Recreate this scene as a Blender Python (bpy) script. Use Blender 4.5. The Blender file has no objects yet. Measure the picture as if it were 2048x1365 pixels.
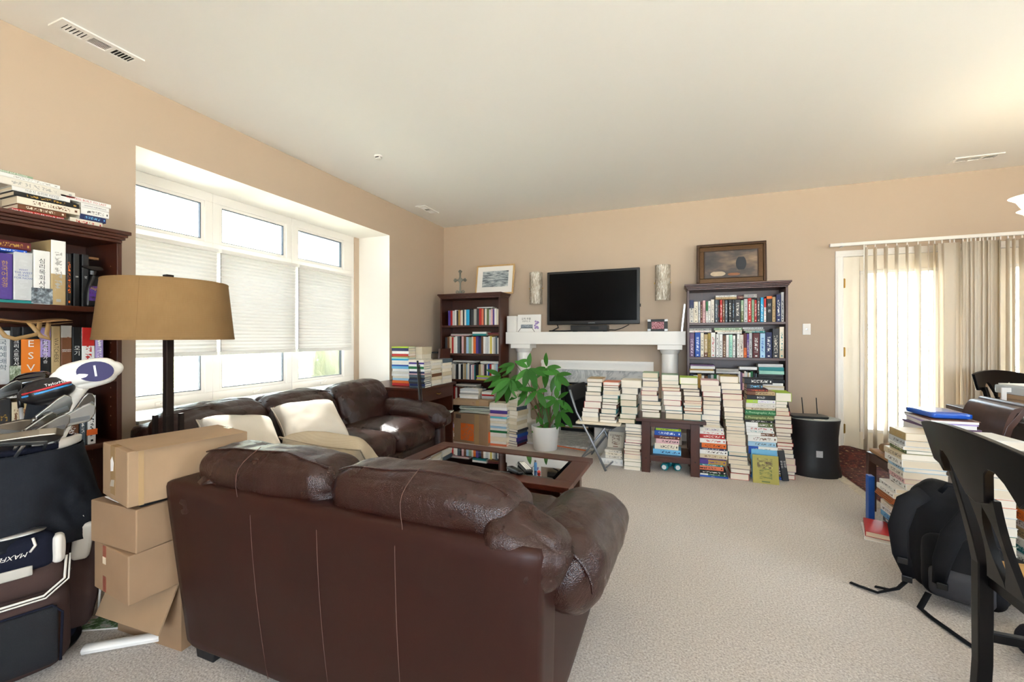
import bpy, bmesh, math, random
from mathutils import Vector, Matrix, noise, Euler

# ------------------------------------------------------------------ camera, sky, sun, exposure
SC = bpy.context.scene
COL = SC.collection
PI = math.pi
FPX, CXP, HZ, CAMZ = 845.0, 1024.0, 675.0, 1.19      # focal length / centre / horizon of a 2048x1365 frame, eye height
YAW = math.atan2(329, 845)

cam = bpy.data.cameras.new('camera')
cam.sensor_fit = 'HORIZONTAL'
cam.sensor_width = 36.0
cam.lens = FPX / 2048 * 36.0
cam.shift_y = (HZ - 682.5) / 2048
cam.clip_start = 0.05
cam.clip_end = 200
cam_o = bpy.data.objects.new('camera', cam)
COL.objects.link(cam_o)
cam_o.location = (0, 0, CAMZ)
cam_o.rotation_euler = (PI / 2, 0, YAW)
SC.camera = cam_o

SC.view_settings.view_transform = 'Standard'
SC.view_settings.look = 'None'
SC.view_settings.gamma = 1.0
SC.view_settings.use_curve_mapping = False
SC.view_settings.exposure = 0.74
SC.cycles.use_denoising = True
SC.cycles.max_bounces = 14
SC.cycles.diffuse_bounces = 7
SC.cycles.use_adaptive_sampling = True
SC.cycles.adaptive_threshold = 0.01
SC.cycles.transparent_max_bounces = 24
SC.cycles.sample_clamp_indirect = 12.0
SC.cycles.caustics_reflective = False
SC.cycles.caustics_refractive = False

world = bpy.data.worlds.new('sky')
SC.world = world
world.use_nodes = True
bg = world.node_tree.nodes['Background']
bg.inputs[0].default_value = (0.73, 0.865, 1.0, 1)
bg.inputs[1].default_value = 9.0

sun = bpy.data.lights.new('sun', 'SUN')
sun.energy = 65.0
sun.angle = math.radians(0.6)
sun.color = (1.0, 0.98, 0.96)
sun_o = bpy.data.objects.new('sun', sun)
COL.objects.link(sun_o)
SUN_DIR = Vector((1.0, -0.5, -1.13))                # the way the light travels: in through the window wall
sun_o.rotation_euler = SUN_DIR.to_track_quat('-Z', 'Y').to_euler()
sun_o.location = (-9, 6, 9)


def portal(x, y, z, sx, sy, direction):
    l = bpy.data.lights.new('window_portal', 'AREA')
    l.shape = 'RECTANGLE'
    l.size, l.size_y = sx, sy
    l.cycles.is_portal = True
    o = bpy.data.objects.new('window_portal', l)
    COL.objects.link(o)
    o.location = (x, y, z)
    o.rotation_euler = Vector(direction).to_track_quat('-Z', 'Y').to_euler()


# room: left wall x=-3.08, back wall y=5.24, ceiling 2.745; the far sides lie outside the picture
XL, YB, ZC, XR, YF = -3.08, 5.24, 2.745, 4.8, -2.6
portal(-3.66, 2.8, 1.5, 2.5, 1.75, (1, 0, 0))
portal(2.02, 5.4, 1.05, 0.7, 1.75, (0, -1, 0))
portal(3.12, 5.4, 1.05, 0.85, 1.75, (0, -1, 0))
portal(1.0, -2.78, 1.35, 3.0, 1.7, (0, 1, 0))  # sky sampling for the added opening behind the camera
portal(4.98, 0.3, 1.45, 1.6, 1.9, (-1, 0, 0))  # sky sampling for the added opening in the unseen side wall


# ------------------------------------------------------------------ helpers
def lin(h):
    if isinstance(h, (tuple, list)):
        return tuple(h[:3]) + (1.0,)
    h = h.lstrip('#')
    v = [int(h[i:i + 2], 16) / 255 for i in (0, 2, 4)]
    return tuple((c / 12.92 if c <= .04045 else ((c + .055) / 1.055) ** 2.4) for c in v) + (1.0,)


_cs, _cc = math.sin(YAW), math.cos(YAW)


def at(px, py, Y=None, X=None, Z=None):
    """the point of the room that a pixel of the photograph shows, on the plane y=Y, x=X or z=Z"""
    u, v = (px - CXP) / FPX, (HZ - py) / FPX
    d = Vector((-_cs + u * _cc, _cc + u * _cs, v))
    t = Y / d.y if Y is not None else X / d.x if X is not None else (Z - CAMZ) / d.z
    return Vector((0, 0, CAMZ)) + d * t


class NT:
    def __init__(s, name):
        s.m = bpy.data.materials.new(name)
        s.m.use_nodes = True
        s.t = s.m.node_tree
        s.t.nodes.clear()
        s.out = s.t.nodes.new('ShaderNodeOutputMaterial')

    def n(s, kind, props=None, **ins):
        nd = s.t.nodes.new('ShaderNode' + kind)
        for k, v in (props or {}).items():
            setattr(nd, k, v)
        for k, v in ins.items():
            key = int(k[1:]) if k[0] == 'i' and k[1:].isdigit() else k.replace('_', ' ')
            s.set(nd, key, v)
        return nd

    def set(s, nd, key, v):
        sock = nd.inputs[key]
        if isinstance(v, bpy.types.NodeSocket):
            s.t.links.new(v, sock)
        elif isinstance(v, bpy.types.Node):
            s.t.links.new(v.outputs[0], sock)
        elif isinstance(v, str):
            sock.default_value = lin(v)
        else:
            sock.default_value = v

    def mix(s, fac, a, b, mode='MIX'):
        nd = s.t.nodes.new('ShaderNodeMix')
        nd.data_type = 'RGBA'
        nd.blend_type = mode
        s.set(nd, 0, fac)
        s.set(nd, 6, a)
        s.set(nd, 7, b)
        return nd.outputs[2]

    def math(s, op, a, b=0.0):
        nd = s.t.nodes.new('ShaderNodeMath')
        nd.operation = op
        s.set(nd, 0, a)
        s.set(nd, 1, b)
        return nd.outputs[0]

    def ramp(s, fac, stops):
        nd = s.t.nodes.new('ShaderNodeValToRGB')
        s.t.links.new(fac, nd.inputs[0])
        e = nd.color_ramp.elements
        while len(e) < len(stops):
            e.new(.5)
        for el, (p, c) in zip(e, stops):
            el.position = p
            el.color = lin(c) if not isinstance(c, float) else (c, c, c, 1)
        return nd.outputs[0]

    def done(s, shader):
        s.t.links.new(shader.outputs[0], s.out.inputs[0])
        return s.m


_mats = {}


def mat(name, col, rough=.5, metal=0.0, spec=.5, bump=0.0, bscale=200.0, vary=0.0, vscale=6.0, emit=None, coat=0.0, sheen=0.0):
    """plain surface: colour, slight colour variation, fine noise relief"""
    if name in _mats:
        return _mats[name]
    n = NT(name)
    tc = n.n('TexCoord')
    c = lin(col)
    b = n.n('BsdfPrincipled', Roughness=rough, Metallic=metal)
    b.inputs['Specular IOR Level'].default_value = spec
    b.inputs['Coat Weight'].default_value = coat
    b.inputs['Sheen Weight'].default_value = sheen
    if vary:
        nz = n.n('TexNoise', Vector=tc.outputs['Object'], Scale=vscale, Detail=5.0)
        d = tuple(max(0, x * (1 - vary)) for x in c[:3]) + (1,)
        l = tuple(min(1, x * (1 + vary)) for x in c[:3]) + (1,)
        n.set(b, 'Base Color', n.mix(nz.outputs[0], d, l))
    else:
        b.inputs['Base Color'].default_value = c
    if bump:
        nb = n.n('TexNoise', Vector=tc.outputs['Object'], Scale=bscale, Detail=3.0)
        bp = n.n('Bump', Strength=bump, Distance=.002, Height=nb.outputs[0])
        n.set(b, 'Normal', bp.outputs[0])
    if emit:
        b.inputs['Emission Color'].default_value = lin(emit[0])
        b.inputs['Emission Strength'].default_value = emit[1]
    _mats[name] = n.done(b)
    return _mats[name]


class MB:
    """collects boxes, tubes, lathes ... ; build() links them as ONE mesh object"""

    def __init__(s):
        s.v, s.f, s.mi, s.mode = [], [], [], 0

    def add(s, verts, faces, M=None, mi=0):
        k = len(s.v)
        s.v += [(M @ Vector(p)) if M else Vector(p) for p in verts]
        s.f += [tuple(i + k for i in f) for f in faces]
        s.mi += [mi] * len(faces)
        return s

    def box(s, x0, x1, y0, y1, z0, z1, M=None, mi=0):
        v = [(x0, y0, z0), (x1, y0, z0), (x1, y1, z0), (x0, y1, z0), (x0, y0, z1), (x1, y0, z1), (x1, y1, z1), (x0, y1, z1)]
        return s.add(v, [(0, 3, 2, 1), (4, 5, 6, 7), (0, 1, 5, 4), (1, 2, 6, 5), (2, 3, 7, 6), (3, 0, 4, 7)], M, mi)

    def prism(s, poly, h0, h1, axis='z', M=None, mi=0):
        """polygon in the plane across AXIS, extruded from h0 to h1"""
        def p3(a, b, h):
            return (a, b, h) if axis == 'z' else (a, h, b) if axis == 'y' else (h, a, b)
        n = len(poly)
        v = [p3(a, b, h0) for a, b in poly] + [p3(a, b, h1) for a, b in poly]
        f = [tuple(range(n))[::-1], tuple(range(n, 2 * n))] + [(i, (i + 1) % n, (i + 1) % n + n, i + n) for i in range(n)]
        return s.add(v, f, M, mi)

    def lathe(s, prof, seg=24, M=None, mi=0, sx=1.0, sy=1.0, a0=0.0, a1=2 * PI):
        """profile of (radius, z) turned about z"""
        full = abs(a1 - a0 - 2 * PI) < 1e-6
        cols = seg if full else seg + 1
        v = [(r * sx * math.cos(a0 + (a1 - a0) * j / seg), r * sy * math.sin(a0 + (a1 - a0) * j / seg), z) for r, z in prof for j in range(cols)]
        f = []
        for i in range(len(prof) - 1):
            for j in range(seg):
                q = (j + 1) % cols if full else j + 1
                f.append((i * cols + j, i * cols + q, (i + 1) * cols + q, (i + 1) * cols + j))
        if full:
            if prof[0][0] > 1e-5:
                f.append(tuple(range(cols))[::-1])
            if prof[-1][0] > 1e-5:
                f.append(tuple((len(prof) - 1) * cols + j for j in range(cols)))
        return s.add(v, f, M, mi)

    def tube(s, pts, r, seg=8, M=None, mi=0, flat=1.0, up=None):
        """round (or flattened) tube through points; r a number or one per point"""
        pts = [Vector(p) for p in pts]
        n = len(pts)
        v, f = [], []
        prev = None
        for i, p in enumerate(pts):
            t = (pts[min(i + 1, n - 1)] - pts[max(i - 1, 0)]).normalized()
            if up is not None:
                a = Vector(up)
            else:
                a = prev if prev is not None else (Vector((0, 0, 1)) if abs(t.z) < .9 else Vector((1, 0, 0)))
            a = (a - t * a.dot(t))
            if a.length < 1e-6:
                a = t.orthogonal()
            a.normalize()
            prev = a
            b = t.cross(a)
            rr = r[i] if isinstance(r, (list, tuple)) else r
            for j in range(seg):
                th = 2 * PI * (j + .5) / seg
                v.append(p + a * (rr * flat * math.sin(th)) + b * (rr * math.cos(th)))
        for i in range(n - 1):
            for j in range(seg):
                q = (j + 1) % seg
                f.append((i * seg + j, i * seg + q, (i + 1) * seg + q, (i + 1) * seg + j))
        f.append(tuple(range(seg))[::-1])
        f.append(tuple((n - 1) * seg + j for j in range(seg)))
        return s.add(v, f, M, mi)

    def sheet(s, fn, nu, nv, th=0.0, M=None, mi=0):
        """surface fn(u,v) in 0..1, thickened by th along its normal"""
        g = [[Vector(fn(i / nu, j / nv)) for j in range(nv + 1)] for i in range(nu + 1)]
        w = nv + 1
        v = [p for row in g for p in row]
        f = [(i * w + j, (i + 1) * w + j, (i + 1) * w + j + 1, i * w + j + 1) for i in range(nu) for j in range(nv)]
        if th:
            k = len(v)
            off = []
            for i in range(nu + 1):
                for j in range(nv + 1):
                    du = g[min(i + 1, nu)][j] - g[max(i - 1, 0)][j]
                    dv = g[i][min(j + 1, nv)] - g[i][max(j - 1, 0)]
                    nn = du.cross(dv)
                    nn = nn.normalized() if nn.length > 1e-9 else Vector((0, 0, 1))
                    off.append(g[i][j] - nn * th)
            v = v + off
            f = f + [tuple(q + k for q in reversed(ff)) for ff in f]
            rim = [i * w for i in range(nu + 1)] + [nu * w + j for j in range(1, nv + 1)] + [i * w + nv for i in range(nu - 1, -1, -1)] + [j for j in range(nv - 1, 0, -1)]
            for a, b in zip(rim, rim[1:] + rim[:1]):
                f.append((b, a, a + k, b + k))
        return s.add(v, f, M, mi)

    def puff(s, size, r, n=10, bulge=(0, 0, 0), wr=0.0, wf=6.0, deform=None, M=None, mi=0, seed=0.0, crease=0.0):
        """soft box: rounded corners, bulging faces, wrinkles; centred on the origin"""
        hx, hy, hz = [a / 2 for a in size]
        r = min(r, hx, hy, hz)
        idx, v, f = {}, [], []

        def vert(p):
            k = tuple(round(a, 5) for a in p)
            if k not in idx:
                idx[k] = len(v)
                v.append(Vector(p))
            return idx[k]
        for ax in range(3):
            for sg in (-1, 1):
                for i in range(n):
                    for j in range(n):
                        q = []
                        for a, b in ((i, j), (i + 1, j), (i + 1, j + 1), (i, j + 1)):
                            p = [0, 0, 0]
                            p[ax] = sg
                            p[(ax + 1) % 3] = -math.cos(PI * a / n) * .35 + (2 * a / n - 1) * .65
                            p[(ax + 2) % 3] = -math.cos(PI * b / n) * .35 + (2 * b / n - 1) * .65
                            q.append(vert(p))
                        f.append(tuple(q) if sg > 0 else tuple(reversed(q)))
        out = []
        for p in v:
            c = Vector((p.x * hx, p.y * hy, p.z * hz))
            inner = Vector((max(-hx + r, min(hx - r, c.x)), max(-hy + r, min(hy - r, c.y)), max(-hz + r, min(hz - r, c.z))))
            d = c - inner
            q = inner + d.normalized() * r if d.length > 1e-7 else c
            bx = bulge[0] * (1 - p.y ** 2) * (1 - p.z ** 2) * p.x
            by = bulge[1] * (1 - p.x ** 2) * (1 - p.z ** 2) * p.y
            bz = bulge[2] * (1 - p.x ** 2) * (1 - p.y ** 2) * p.z
            nd = d.normalized() if d.length > 1e-7 else Vector(p).normalized()
            q = q + Vector((bx, by, bz))
            if wr:
                w = noise.noise(Vector((q.x * wf + seed, q.y * wf, q.z * wf))) + .5 * noise.noise(Vector((q.x * wf * 2.3, q.y * wf * 2.3 + seed, q.z * wf * 2.3)))
                if crease:
                    w -= crease * max(0, 1 - abs(noise.noise(Vector((q.x * wf * .9 + seed, q.y * wf * .9, q.z * wf * .9 + 7)))) * 7)
                q = q + nd * (w * wr)
            out.append(deform(q) if deform else q)
        return s.add(out, f, M, mi)

    def build(s, name, mats, parent=None, smooth=False, bevel=0.0, bseg=2, loc=None, rot=None, angle=40):
        me = bpy.data.meshes.new(name)
        me.from_pydata([tuple(p) for p in s.v], [], s.f)
        if not isinstance(mats, (list, tuple)):
            mats = [mats]
        for m in mats:
            me.materials.append(m)
        if len(mats) > 1:
            me.polygons.foreach_set('material_index', s.mi)
        if smooth:
            me.polygons.foreach_set('use_smooth', [True] * len(me.polygons))
            if smooth == 'auto':
                me.set_sharp_from_angle(angle=math.radians(angle))
        me.update()
        o = bpy.data.objects.new(name, me)
        COL.objects.link(o)
        if bevel:
            md = o.modifiers.new('edge', 'BEVEL')
            md.width, md.segments, md.limit_method, md.angle_limit = bevel, bseg, 'ANGLE', math.radians(35)
        if parent is not None:
            o.parent = parent
        if loc is not None:
            o.location = loc
        if rot is not None:
            o.rotation_euler = rot
        return o


def tag(o, label, cat, group=None, kind=None):
    o['label'] = label
    o['category'] = cat
    if group:
        o['group'] = group
    if kind:
        o['kind'] = kind
    return o


def thing(name, label, cat, loc=(0, 0, 0), rotz=0.0, group=None):
    o = bpy.data.objects.new(name, None)
    o.empty_display_size = .05
    COL.objects.link(o)
    o.location = loc
    o.rotation_euler = (0, 0, rotz)
    return tag(o, label, cat, group)


def struct(o):
    o['kind'] = 'structure'
    return o


def T(x=0, y=0, z=0):
    return Matrix.Translation((x, y, z))


def R(a, ax):
    return Matrix.Rotation(a, 4, ax)


_tm = {}


def text_mesh(body, size, align='CENTER', shear=0.0, spacing=1.0):
    key = (body, size, align, shear, spacing)
    if key in _tm:
        return _tm[key]
    cu = bpy.data.curves.new('lettering', 'FONT')
    cu.body, cu.size, cu.align_x, cu.align_y = body, size, align, 'CENTER'
    cu.shear, cu.space_character = shear, spacing
    cu.resolution_u = 2
    o = bpy.data.objects.new('lettering', cu)
    me = bpy.data.meshes.new_from_object(o)
    bpy.data.objects.remove(o)
    bpy.data.curves.remove(cu)
    _tm[key] = me
    return me


def lettering(body, size, m, parent, M, name='lettering', **kw):
    """flat print: lettering in the local xy plane of M, reading along +x, up +y, facing +z"""
    me = text_mesh(body, size, **kw).copy()
    me.materials.clear()
    me.materials.append(m)
    o = bpy.data.objects.new(name, me)
    COL.objects.link(o)
    o.parent = parent
    o.matrix_local = M
    return o


# facing frames for print: x along, y up
FACE_MY = R(PI / 2, 'X')                                   # on a face that looks to -y
FACE_PX = R(PI / 2, 'Z') @ R(PI / 2, 'X')                  # on a face that looks to +x
# ------------------------------------------------------------------ materials
def m_wall():
    n = NT('wall_paint')
    tc = n.n('TexCoord')
    nb = n.n('TexNoise', Vector=tc.outputs['Object'], Scale=160.0, Detail=4.0)
    nv = n.n('TexNoise', Vector=tc.outputs['Object'], Scale=1.2, Detail=2.0)
    b = n.n('BsdfPrincipled', Roughness=.62)
    n.set(b, 'Base Color', n.mix(nv.outputs[0], '#b7a38e', '#baa793'))
    n.set(b, 'Normal', n.n('Bump', Strength=.12, Distance=.001, Height=nb.outputs[0]).outputs[0])
    return n.done(b)


def m_carpet():
    n = NT('carpet')
    tc = n.n('TexCoord')
    a = n.n('TexNoise', Vector=tc.outputs['Object'], Scale=125.0, Detail=5.0, Roughness=.75)
    s2 = n.n('TexVoronoi', Vector=tc.outputs['Object'], Scale=110.0)
    w = n.n('TexNoise', Vector=tc.outputs['Object'], Scale=1.6, Detail=4.0, Distortion=1.2)
    base = n.ramp(a.outputs[0], [(.34, '#83766b'), (.5, '#c4b9ae'), (.66, '#e6dfd7')])
    base = n.mix(n.math('MULTIPLY', w.outputs[0], .35), base, '#b9ada1')
    b = n.n('BsdfPrincipled', Roughness=.95, Base_Color=base)
    b.inputs['Sheen Weight'].default_value = .25
    h = n.math('ADD', a.outputs[0], n.math('MULTIPLY', s2.outputs[0], .6))
    n.set(b, 'Normal', n.n('Bump', Strength=.9, Distance=.006, Height=h).outputs[0])
    return n.done(b)


def m_wood(name, dark, light, rough=.36, scale=1.0, axis='Z', coat=.04):
    n = NT(name)
    tc = n.n('TexCoord')
    sc = {'X': (.6, 9, 9), 'Y': (9, .6, 9), 'Z': (9, 9, .6)}[axis]
    mp = n.n('Mapping', Vector=tc.outputs['Object'])
    mp.inputs['Scale'].default_value = tuple(v * scale for v in sc)
    nz = n.n('TexNoise', Vector=mp.outputs[0], Scale=3.0, Detail=6.0, Roughness=.65, Distortion=.6)
    fine = n.n('TexNoise', Vector=mp.outputs[0], Scale=22.0, Detail=3.0)
    c = n.mix(nz.outputs[0], dark, light)
    c = n.mix(n.math('MULTIPLY', fine.outputs[0], .25), c, dark)
    b = n.n('BsdfPrincipled', Roughness=rough, Base_Color=c)
    b.inputs['Coat Weight'].default_value = coat
    b.inputs['Coat Roughness'].default_value = .25
    n.set(b, 'Normal', n.n('Bump', Strength=.06, Distance=.001, Height=fine.outputs[0]).outputs[0])
    return n.done(b)


def m_leather(name='brown_leather', wk=.9, spec=.5):
    n = NT(name)
    tc = n.n('TexCoord')
    grain = n.n('TexVoronoi', Vector=tc.outputs['Object'], Scale=330.0)
    big = n.n('TexNoise', Vector=tc.outputs['Object'], Scale=3.0, Detail=5.0)
    mp = n.n('Mapping', Vector=tc.outputs['Object'])
    mp.inputs['Scale'].default_value = (1.0, 1.0, .45)
    wrk = n.n('TexNoise', Vector=mp.outputs[0], Scale=13.0, Detail=3.0, Distortion=1.6)
    c = n.mix(big.outputs[0], '#220d08', '#34150d')
    b = n.n('BsdfPrincipled', Base_Color=c)
    b.inputs['Specular IOR Level'].default_value = spec
    if wk > .5:
        n.set(b, 'Roughness', n.ramp(big.outputs[0], [(.3, .22), (.7, .34)]))
    else:
        b.inputs['Roughness'].default_value = .45
    h = n.math('ADD', n.math('MULTIPLY', grain.outputs[0], .16), n.math('MULTIPLY', wrk.outputs[0], wk))
    n.set(b, 'Normal', n.n('Bump', Strength=.5 if wk > .5 else .15, Distance=.012 if wk > .5 else .003, Height=h).outputs[0])
    return n.done(b)


def m_card(name='cardboard', a='#8c7055', b_='#9f8164'):
    n = NT(name)
    tc = n.n('TexCoord')
    mp = n.n('Mapping', Vector=tc.outputs['Object'])
    mp.inputs['Scale'].default_value = (140, 140, 3)
    fl = n.n('TexNoise', Vector=mp.outputs[0], Scale=1.0, Detail=2.0)
    bl = n.n('TexNoise', Vector=tc.outputs['Object'], Scale=9.0, Detail=4.0)
    c = n.mix(bl.outputs[0], a, b_)
    b = n.n('BsdfPrincipled', Roughness=.75, Base_Color=c)
    b.inputs['Specular IOR Level'].default_value = .25
    n.set(b, 'Normal', n.n('Bump', Strength=.12, Distance=.001, Height=fl.outputs[0]).outputs[0])
    return n.done(b)


def m_weave(name, a, b_, scale=420.0, rough=.9, transl=0.0, bump=.35):
    n = NT(name)
    tc = n.n('TexCoord')
    w1 = n.n('TexWave', dict(wave_type='BANDS', bands_direction='Z'), Vector=tc.outputs['Object'], Scale=scale / 6.28, Distortion=1.5, Detail=2.0)
    mp = n.n('Mapping', Vector=tc.outputs['Object'])
    mp.inputs['Scale'].default_value = (1, 1, .06)
    w2 = n.n('TexNoise', Vector=mp.outputs[0], Scale=scale * .55, Detail=3.0)
    bl = n.n('TexNoise', Vector=tc.outputs['Object'], Scale=14.0, Detail=6.0)
    h = n.math('MULTIPLY', n.math('ADD', w1.outputs[1], w2.outputs[0]), .5)
    c = n.mix(n.math('MULTIPLY', n.math('ADD', h, bl.outputs[0]), .5), a, b_)
    b = n.n('BsdfPrincipled', Roughness=rough, Base_Color=c)
    b.inputs['Specular IOR Level'].default_value = .15
    n.set(b, 'Normal', n.n('Bump', Strength=bump, Distance=.001, Height=h).outputs[0])
    if transl:
        tr = n.n('BsdfTranslucent', Color=c)
        mx = n.n('MixShader')
        mx.inputs[0].default_value = transl
        n.t.links.new(b.outputs[0], mx.inputs[1])
        n.t.links.new(tr.outputs[0], mx.inputs[2])
        return n.done(mx)
    return n.done(b)


def m_transl(name, col, fac, rough=.8):
    n = NT(name)
    b = n.n('BsdfPrincipled', Roughness=rough, Base_Color=col)
    tr = n.n('BsdfTranslucent', Color=col)
    mx = n.n('MixShader')
    mx.inputs[0].default_value = fac
    n.t.links.new(b.outputs[0], mx.inputs[1])
    n.t.links.new(tr.outputs[0], mx.inputs[2])
    return n.done(mx)


def m_pane(name='window_glass', tint=(.97, .985, .98), refl=.06):
    n = NT(name)
    tr = n.n('BsdfTransparent')
    tr.inputs[0].default_value = tint + (1,)
    gl = n.n('BsdfGlossy', Roughness=.02)
    fr = n.n('Fresnel', IOR=1.45)
    mx = n.n('MixShader')
    n.t.links.new(n.math('MULTIPLY', fr.outputs[0], refl / .04 * .6), mx.inputs[0])
    n.t.links.new(tr.outputs[0], mx.inputs[1])
    n.t.links.new(gl.outputs[0], mx.inputs[2])
    return n.done(mx)


def m_marble():
    n = NT('white_marble')
    tc = n.n('TexCoord')
    d = n.n('TexNoise', Vector=tc.outputs['Object'], Scale=3.0, Detail=6.0, Distortion=2.0)
    v = n.n('TexNoise', Vector=tc.outputs['Object'], Scale=2.2, Detail=8.0, Roughness=.7, Distortion=3.0)
    vein = n.math('SUBTRACT', 1.0, n.math('MULTIPLY', n.math('ABSOLUTE', n.math('SUBTRACT', v.outputs[0], .5)), 16.0))
    c = n.mix(d.outputs[0], '#c9c9c9', '#e6e6e4')
    cl = n.n('Clamp', Value=vein)
    c = n.mix(n.math('MULTIPLY', cl.outputs[0], .55), c, '#7e828a')
    return n.done(n.n('BsdfPrincipled', Roughness=.18, Base_Color=c))


def m_book(name, spine, attr=False):
    """cover cloth / paper; colour, ink and colour band come with each book"""
    n = NT(name)
    oi = n.n('ObjectInfo')
    tc = n.n('TexCoord')
    if attr:
        base = n.n('Attribute', dict(attribute_name='Col')).outputs[0]
    else:
        base = oi.outputs['Color']
    nz = n.n('TexNoise', Vector=tc.outputs['Object'], Scale=40.0, Detail=3.0)
    c = n.mix(n.math('MULTIPLY', nz.outputs[0], .25), base, n.mix(.5, base, '#000000'))
    if spine and not attr:
        ink = n.n('Attribute', dict(attribute_type='OBJECT', attribute_name='ink'))
        band = n.n('Attribute', dict(attribute_type='OBJECT', attribute_name='band'))
        bu = n.n('Attribute', dict(attribute_type='OBJECT', attribute_name='bu'))
        uv = n.n('SeparateXYZ', Vector=tc.outputs['UV'])
        inb = n.math('LESS_THAN', uv.outputs[0], bu.outputs['Fac'])
        c = n.mix(inb, c, band.outputs[0])
        cv = n.n('CombineXYZ')
        n.t.links.new(n.math('ADD', n.math('MULTIPLY', uv.outputs[0], 26.0), n.math('MULTIPLY', oi.outputs['Random'], 90.0)), cv.inputs[0])
        n.t.links.new(n.math('MULTIPLY', uv.outputs[1], 3.2), cv.inputs[1])
        gl = n.n('TexNoise', Vector=cv.outputs[0], Scale=1.0, Detail=2.0, Roughness=.6)
        m = n.math('GREATER_THAN', gl.outputs[0], .53)
        dv = n.math('ABSOLUTE', n.math('SUBTRACT', uv.outputs[1], .5))
        m = n.math('MULTIPLY', m, n.math('LESS_THAN', dv, .24))
        du = n.math('ABSOLUTE', n.math('SUBTRACT', uv.outputs[0], n.math('ADD', .42, n.math('MULTIPLY', oi.outputs['Random'], .15))))
        m = n.math('MULTIPLY', m, n.math('LESS_THAN', du, .3))
        mark = n.math('MULTIPLY', n.math('LESS_THAN', n.math('ABSOLUTE', n.math('SUBTRACT', uv.outputs[0], .93)), .022), n.math('LESS_THAN', dv, .16))
        m = n.math('MAXIMUM', m, mark)
        c = n.mix(m, c, ink.outputs[0])
    b = n.n('BsdfPrincipled', Roughness=.48, Base_Color=c)
    b.inputs['Specular IOR Level'].default_value = .35
    return n.done(b)


def m_pages(attr=False):
    n = NT('book_pages')
    tc = n.n('TexCoord')
    mp = n.n('Mapping', Vector=tc.outputs['Generated'])
    mp.inputs['Scale'].default_value = (.4, .4, 22)
    nz = n.n('TexNoise', Vector=mp.outputs[0], Scale=2.0, Detail=4.0)
    oi = n.n('ObjectInfo')
    base = n.mix(oi.outputs['Random'], '#f0e9dc', '#dccdb4')
    c = n.mix(n.math('MULTIPLY', nz.outputs[0], .35), base, '#a8977d')
    b = n.n('BsdfPrincipled', Roughness=.85, Base_Color=c)
    b.inputs['Specular IOR Level'].default_value = .15
    return n.done(b)


def m_rug():
    n = NT('persian_rug')
    tc = n.n('TexCoord')
    v = n.n('TexVoronoi', Vector=tc.outputs['Object'], Scale=16.0)
    v2 = n.n('TexVoronoi', Vector=tc.outputs['Object'], Scale=42.0)
    nz = n.n('TexNoise', Vector=tc.outputs['Object'], Scale=70.0, Detail=3.0)
    c = n.ramp(v.outputs[0], [(.12, '#c9a878'), (.2, '#53201a'), (.5, '#3a1511'), (.75, '#6e2f24')])
    c2 = n.ramp(v2.outputs[0], [(.1, '#b7935f'), (.25, '#5d231c'), (.8, '#26120f')])
    c = n.mix(nz.outputs[0], c, c2)
    b = n.n('BsdfPrincipled', Roughness=.95, Base_Color=c)
    n.set(b, 'Normal', n.n('Bump', Strength=.6, Distance=.004, Height=nz.outputs[0]).outputs[0])
    return n.done(b)


def m_leaf():
    n = NT('leaf_green')
    oi = n.n('ObjectInfo')
    tc = n.n('TexCoord')
    nz = n.n('TexNoise', Vector=tc.outputs['Object'], Scale=30.0)
    c = n.mix(oi.outputs['Random'], '#2f6b23', '#4f9a3c')
    c = n.mix(n.math('MULTIPLY', nz.outputs[0], .3), c, '#234f1a')
    b = n.n('BsdfPrincipled', Roughness=.32, Base_Color=c)
    tr = n.n('BsdfTranslucent', Color='#6fae3a')
    mx = n.n('MixShader')
    mx.inputs[0].default_value = .18
    n.t.links.new(b.outputs[0], mx.inputs[1])
    n.t.links.new(tr.outputs[0], mx.inputs[2])
    return n.done(mx)


def m_sconce():
    n = NT('rippled_glass')
    tc = n.n('TexCoord')
    mp = n.n('Mapping', Vector=tc.outputs['Object'])
    mp.inputs['Scale'].default_value = (1, 1, .22)
    w = n.n('TexNoise', Vector=mp.outputs[0], Scale=38.0, Detail=2.0, Distortion=2.5)
    c = n.ramp(w.outputs[0], [(.3, '#857a6a'), (.55, '#beb3a2'), (.75, '#f0ebe2')])
    b = n.n('BsdfPrincipled', Roughness=.22, Base_Color=c)
    b.inputs['Metallic'].default_value = .2
    n.set(b, 'Normal', n.n('Bump', Strength=.9, Distance=.01, Height=w.outputs[0]).outputs[0])
    return n.done(b)


def m_picture(name, stops, scale, seed, stretch=(1, 1, 1), detail=5.0, rough=.5):
    """flat printed picture: soft patches of colour"""
    n = NT(name)
    tc = n.n('TexCoord')
    mp = n.n('Mapping', Vector=tc.outputs['Generated'])
    mp.inputs['Location'].default_value = (seed, seed * .7, seed * 1.3)
    mp.inputs['Scale'].default_value = stretch
    nz = n.n('TexNoise', Vector=mp.outputs[0], Scale=scale, Detail=detail, Roughness=.6)
    return n.done(n.n('BsdfPrincipled', Roughness=rough, Base_Color=n.ramp(nz.outputs[0], stops)))


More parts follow.
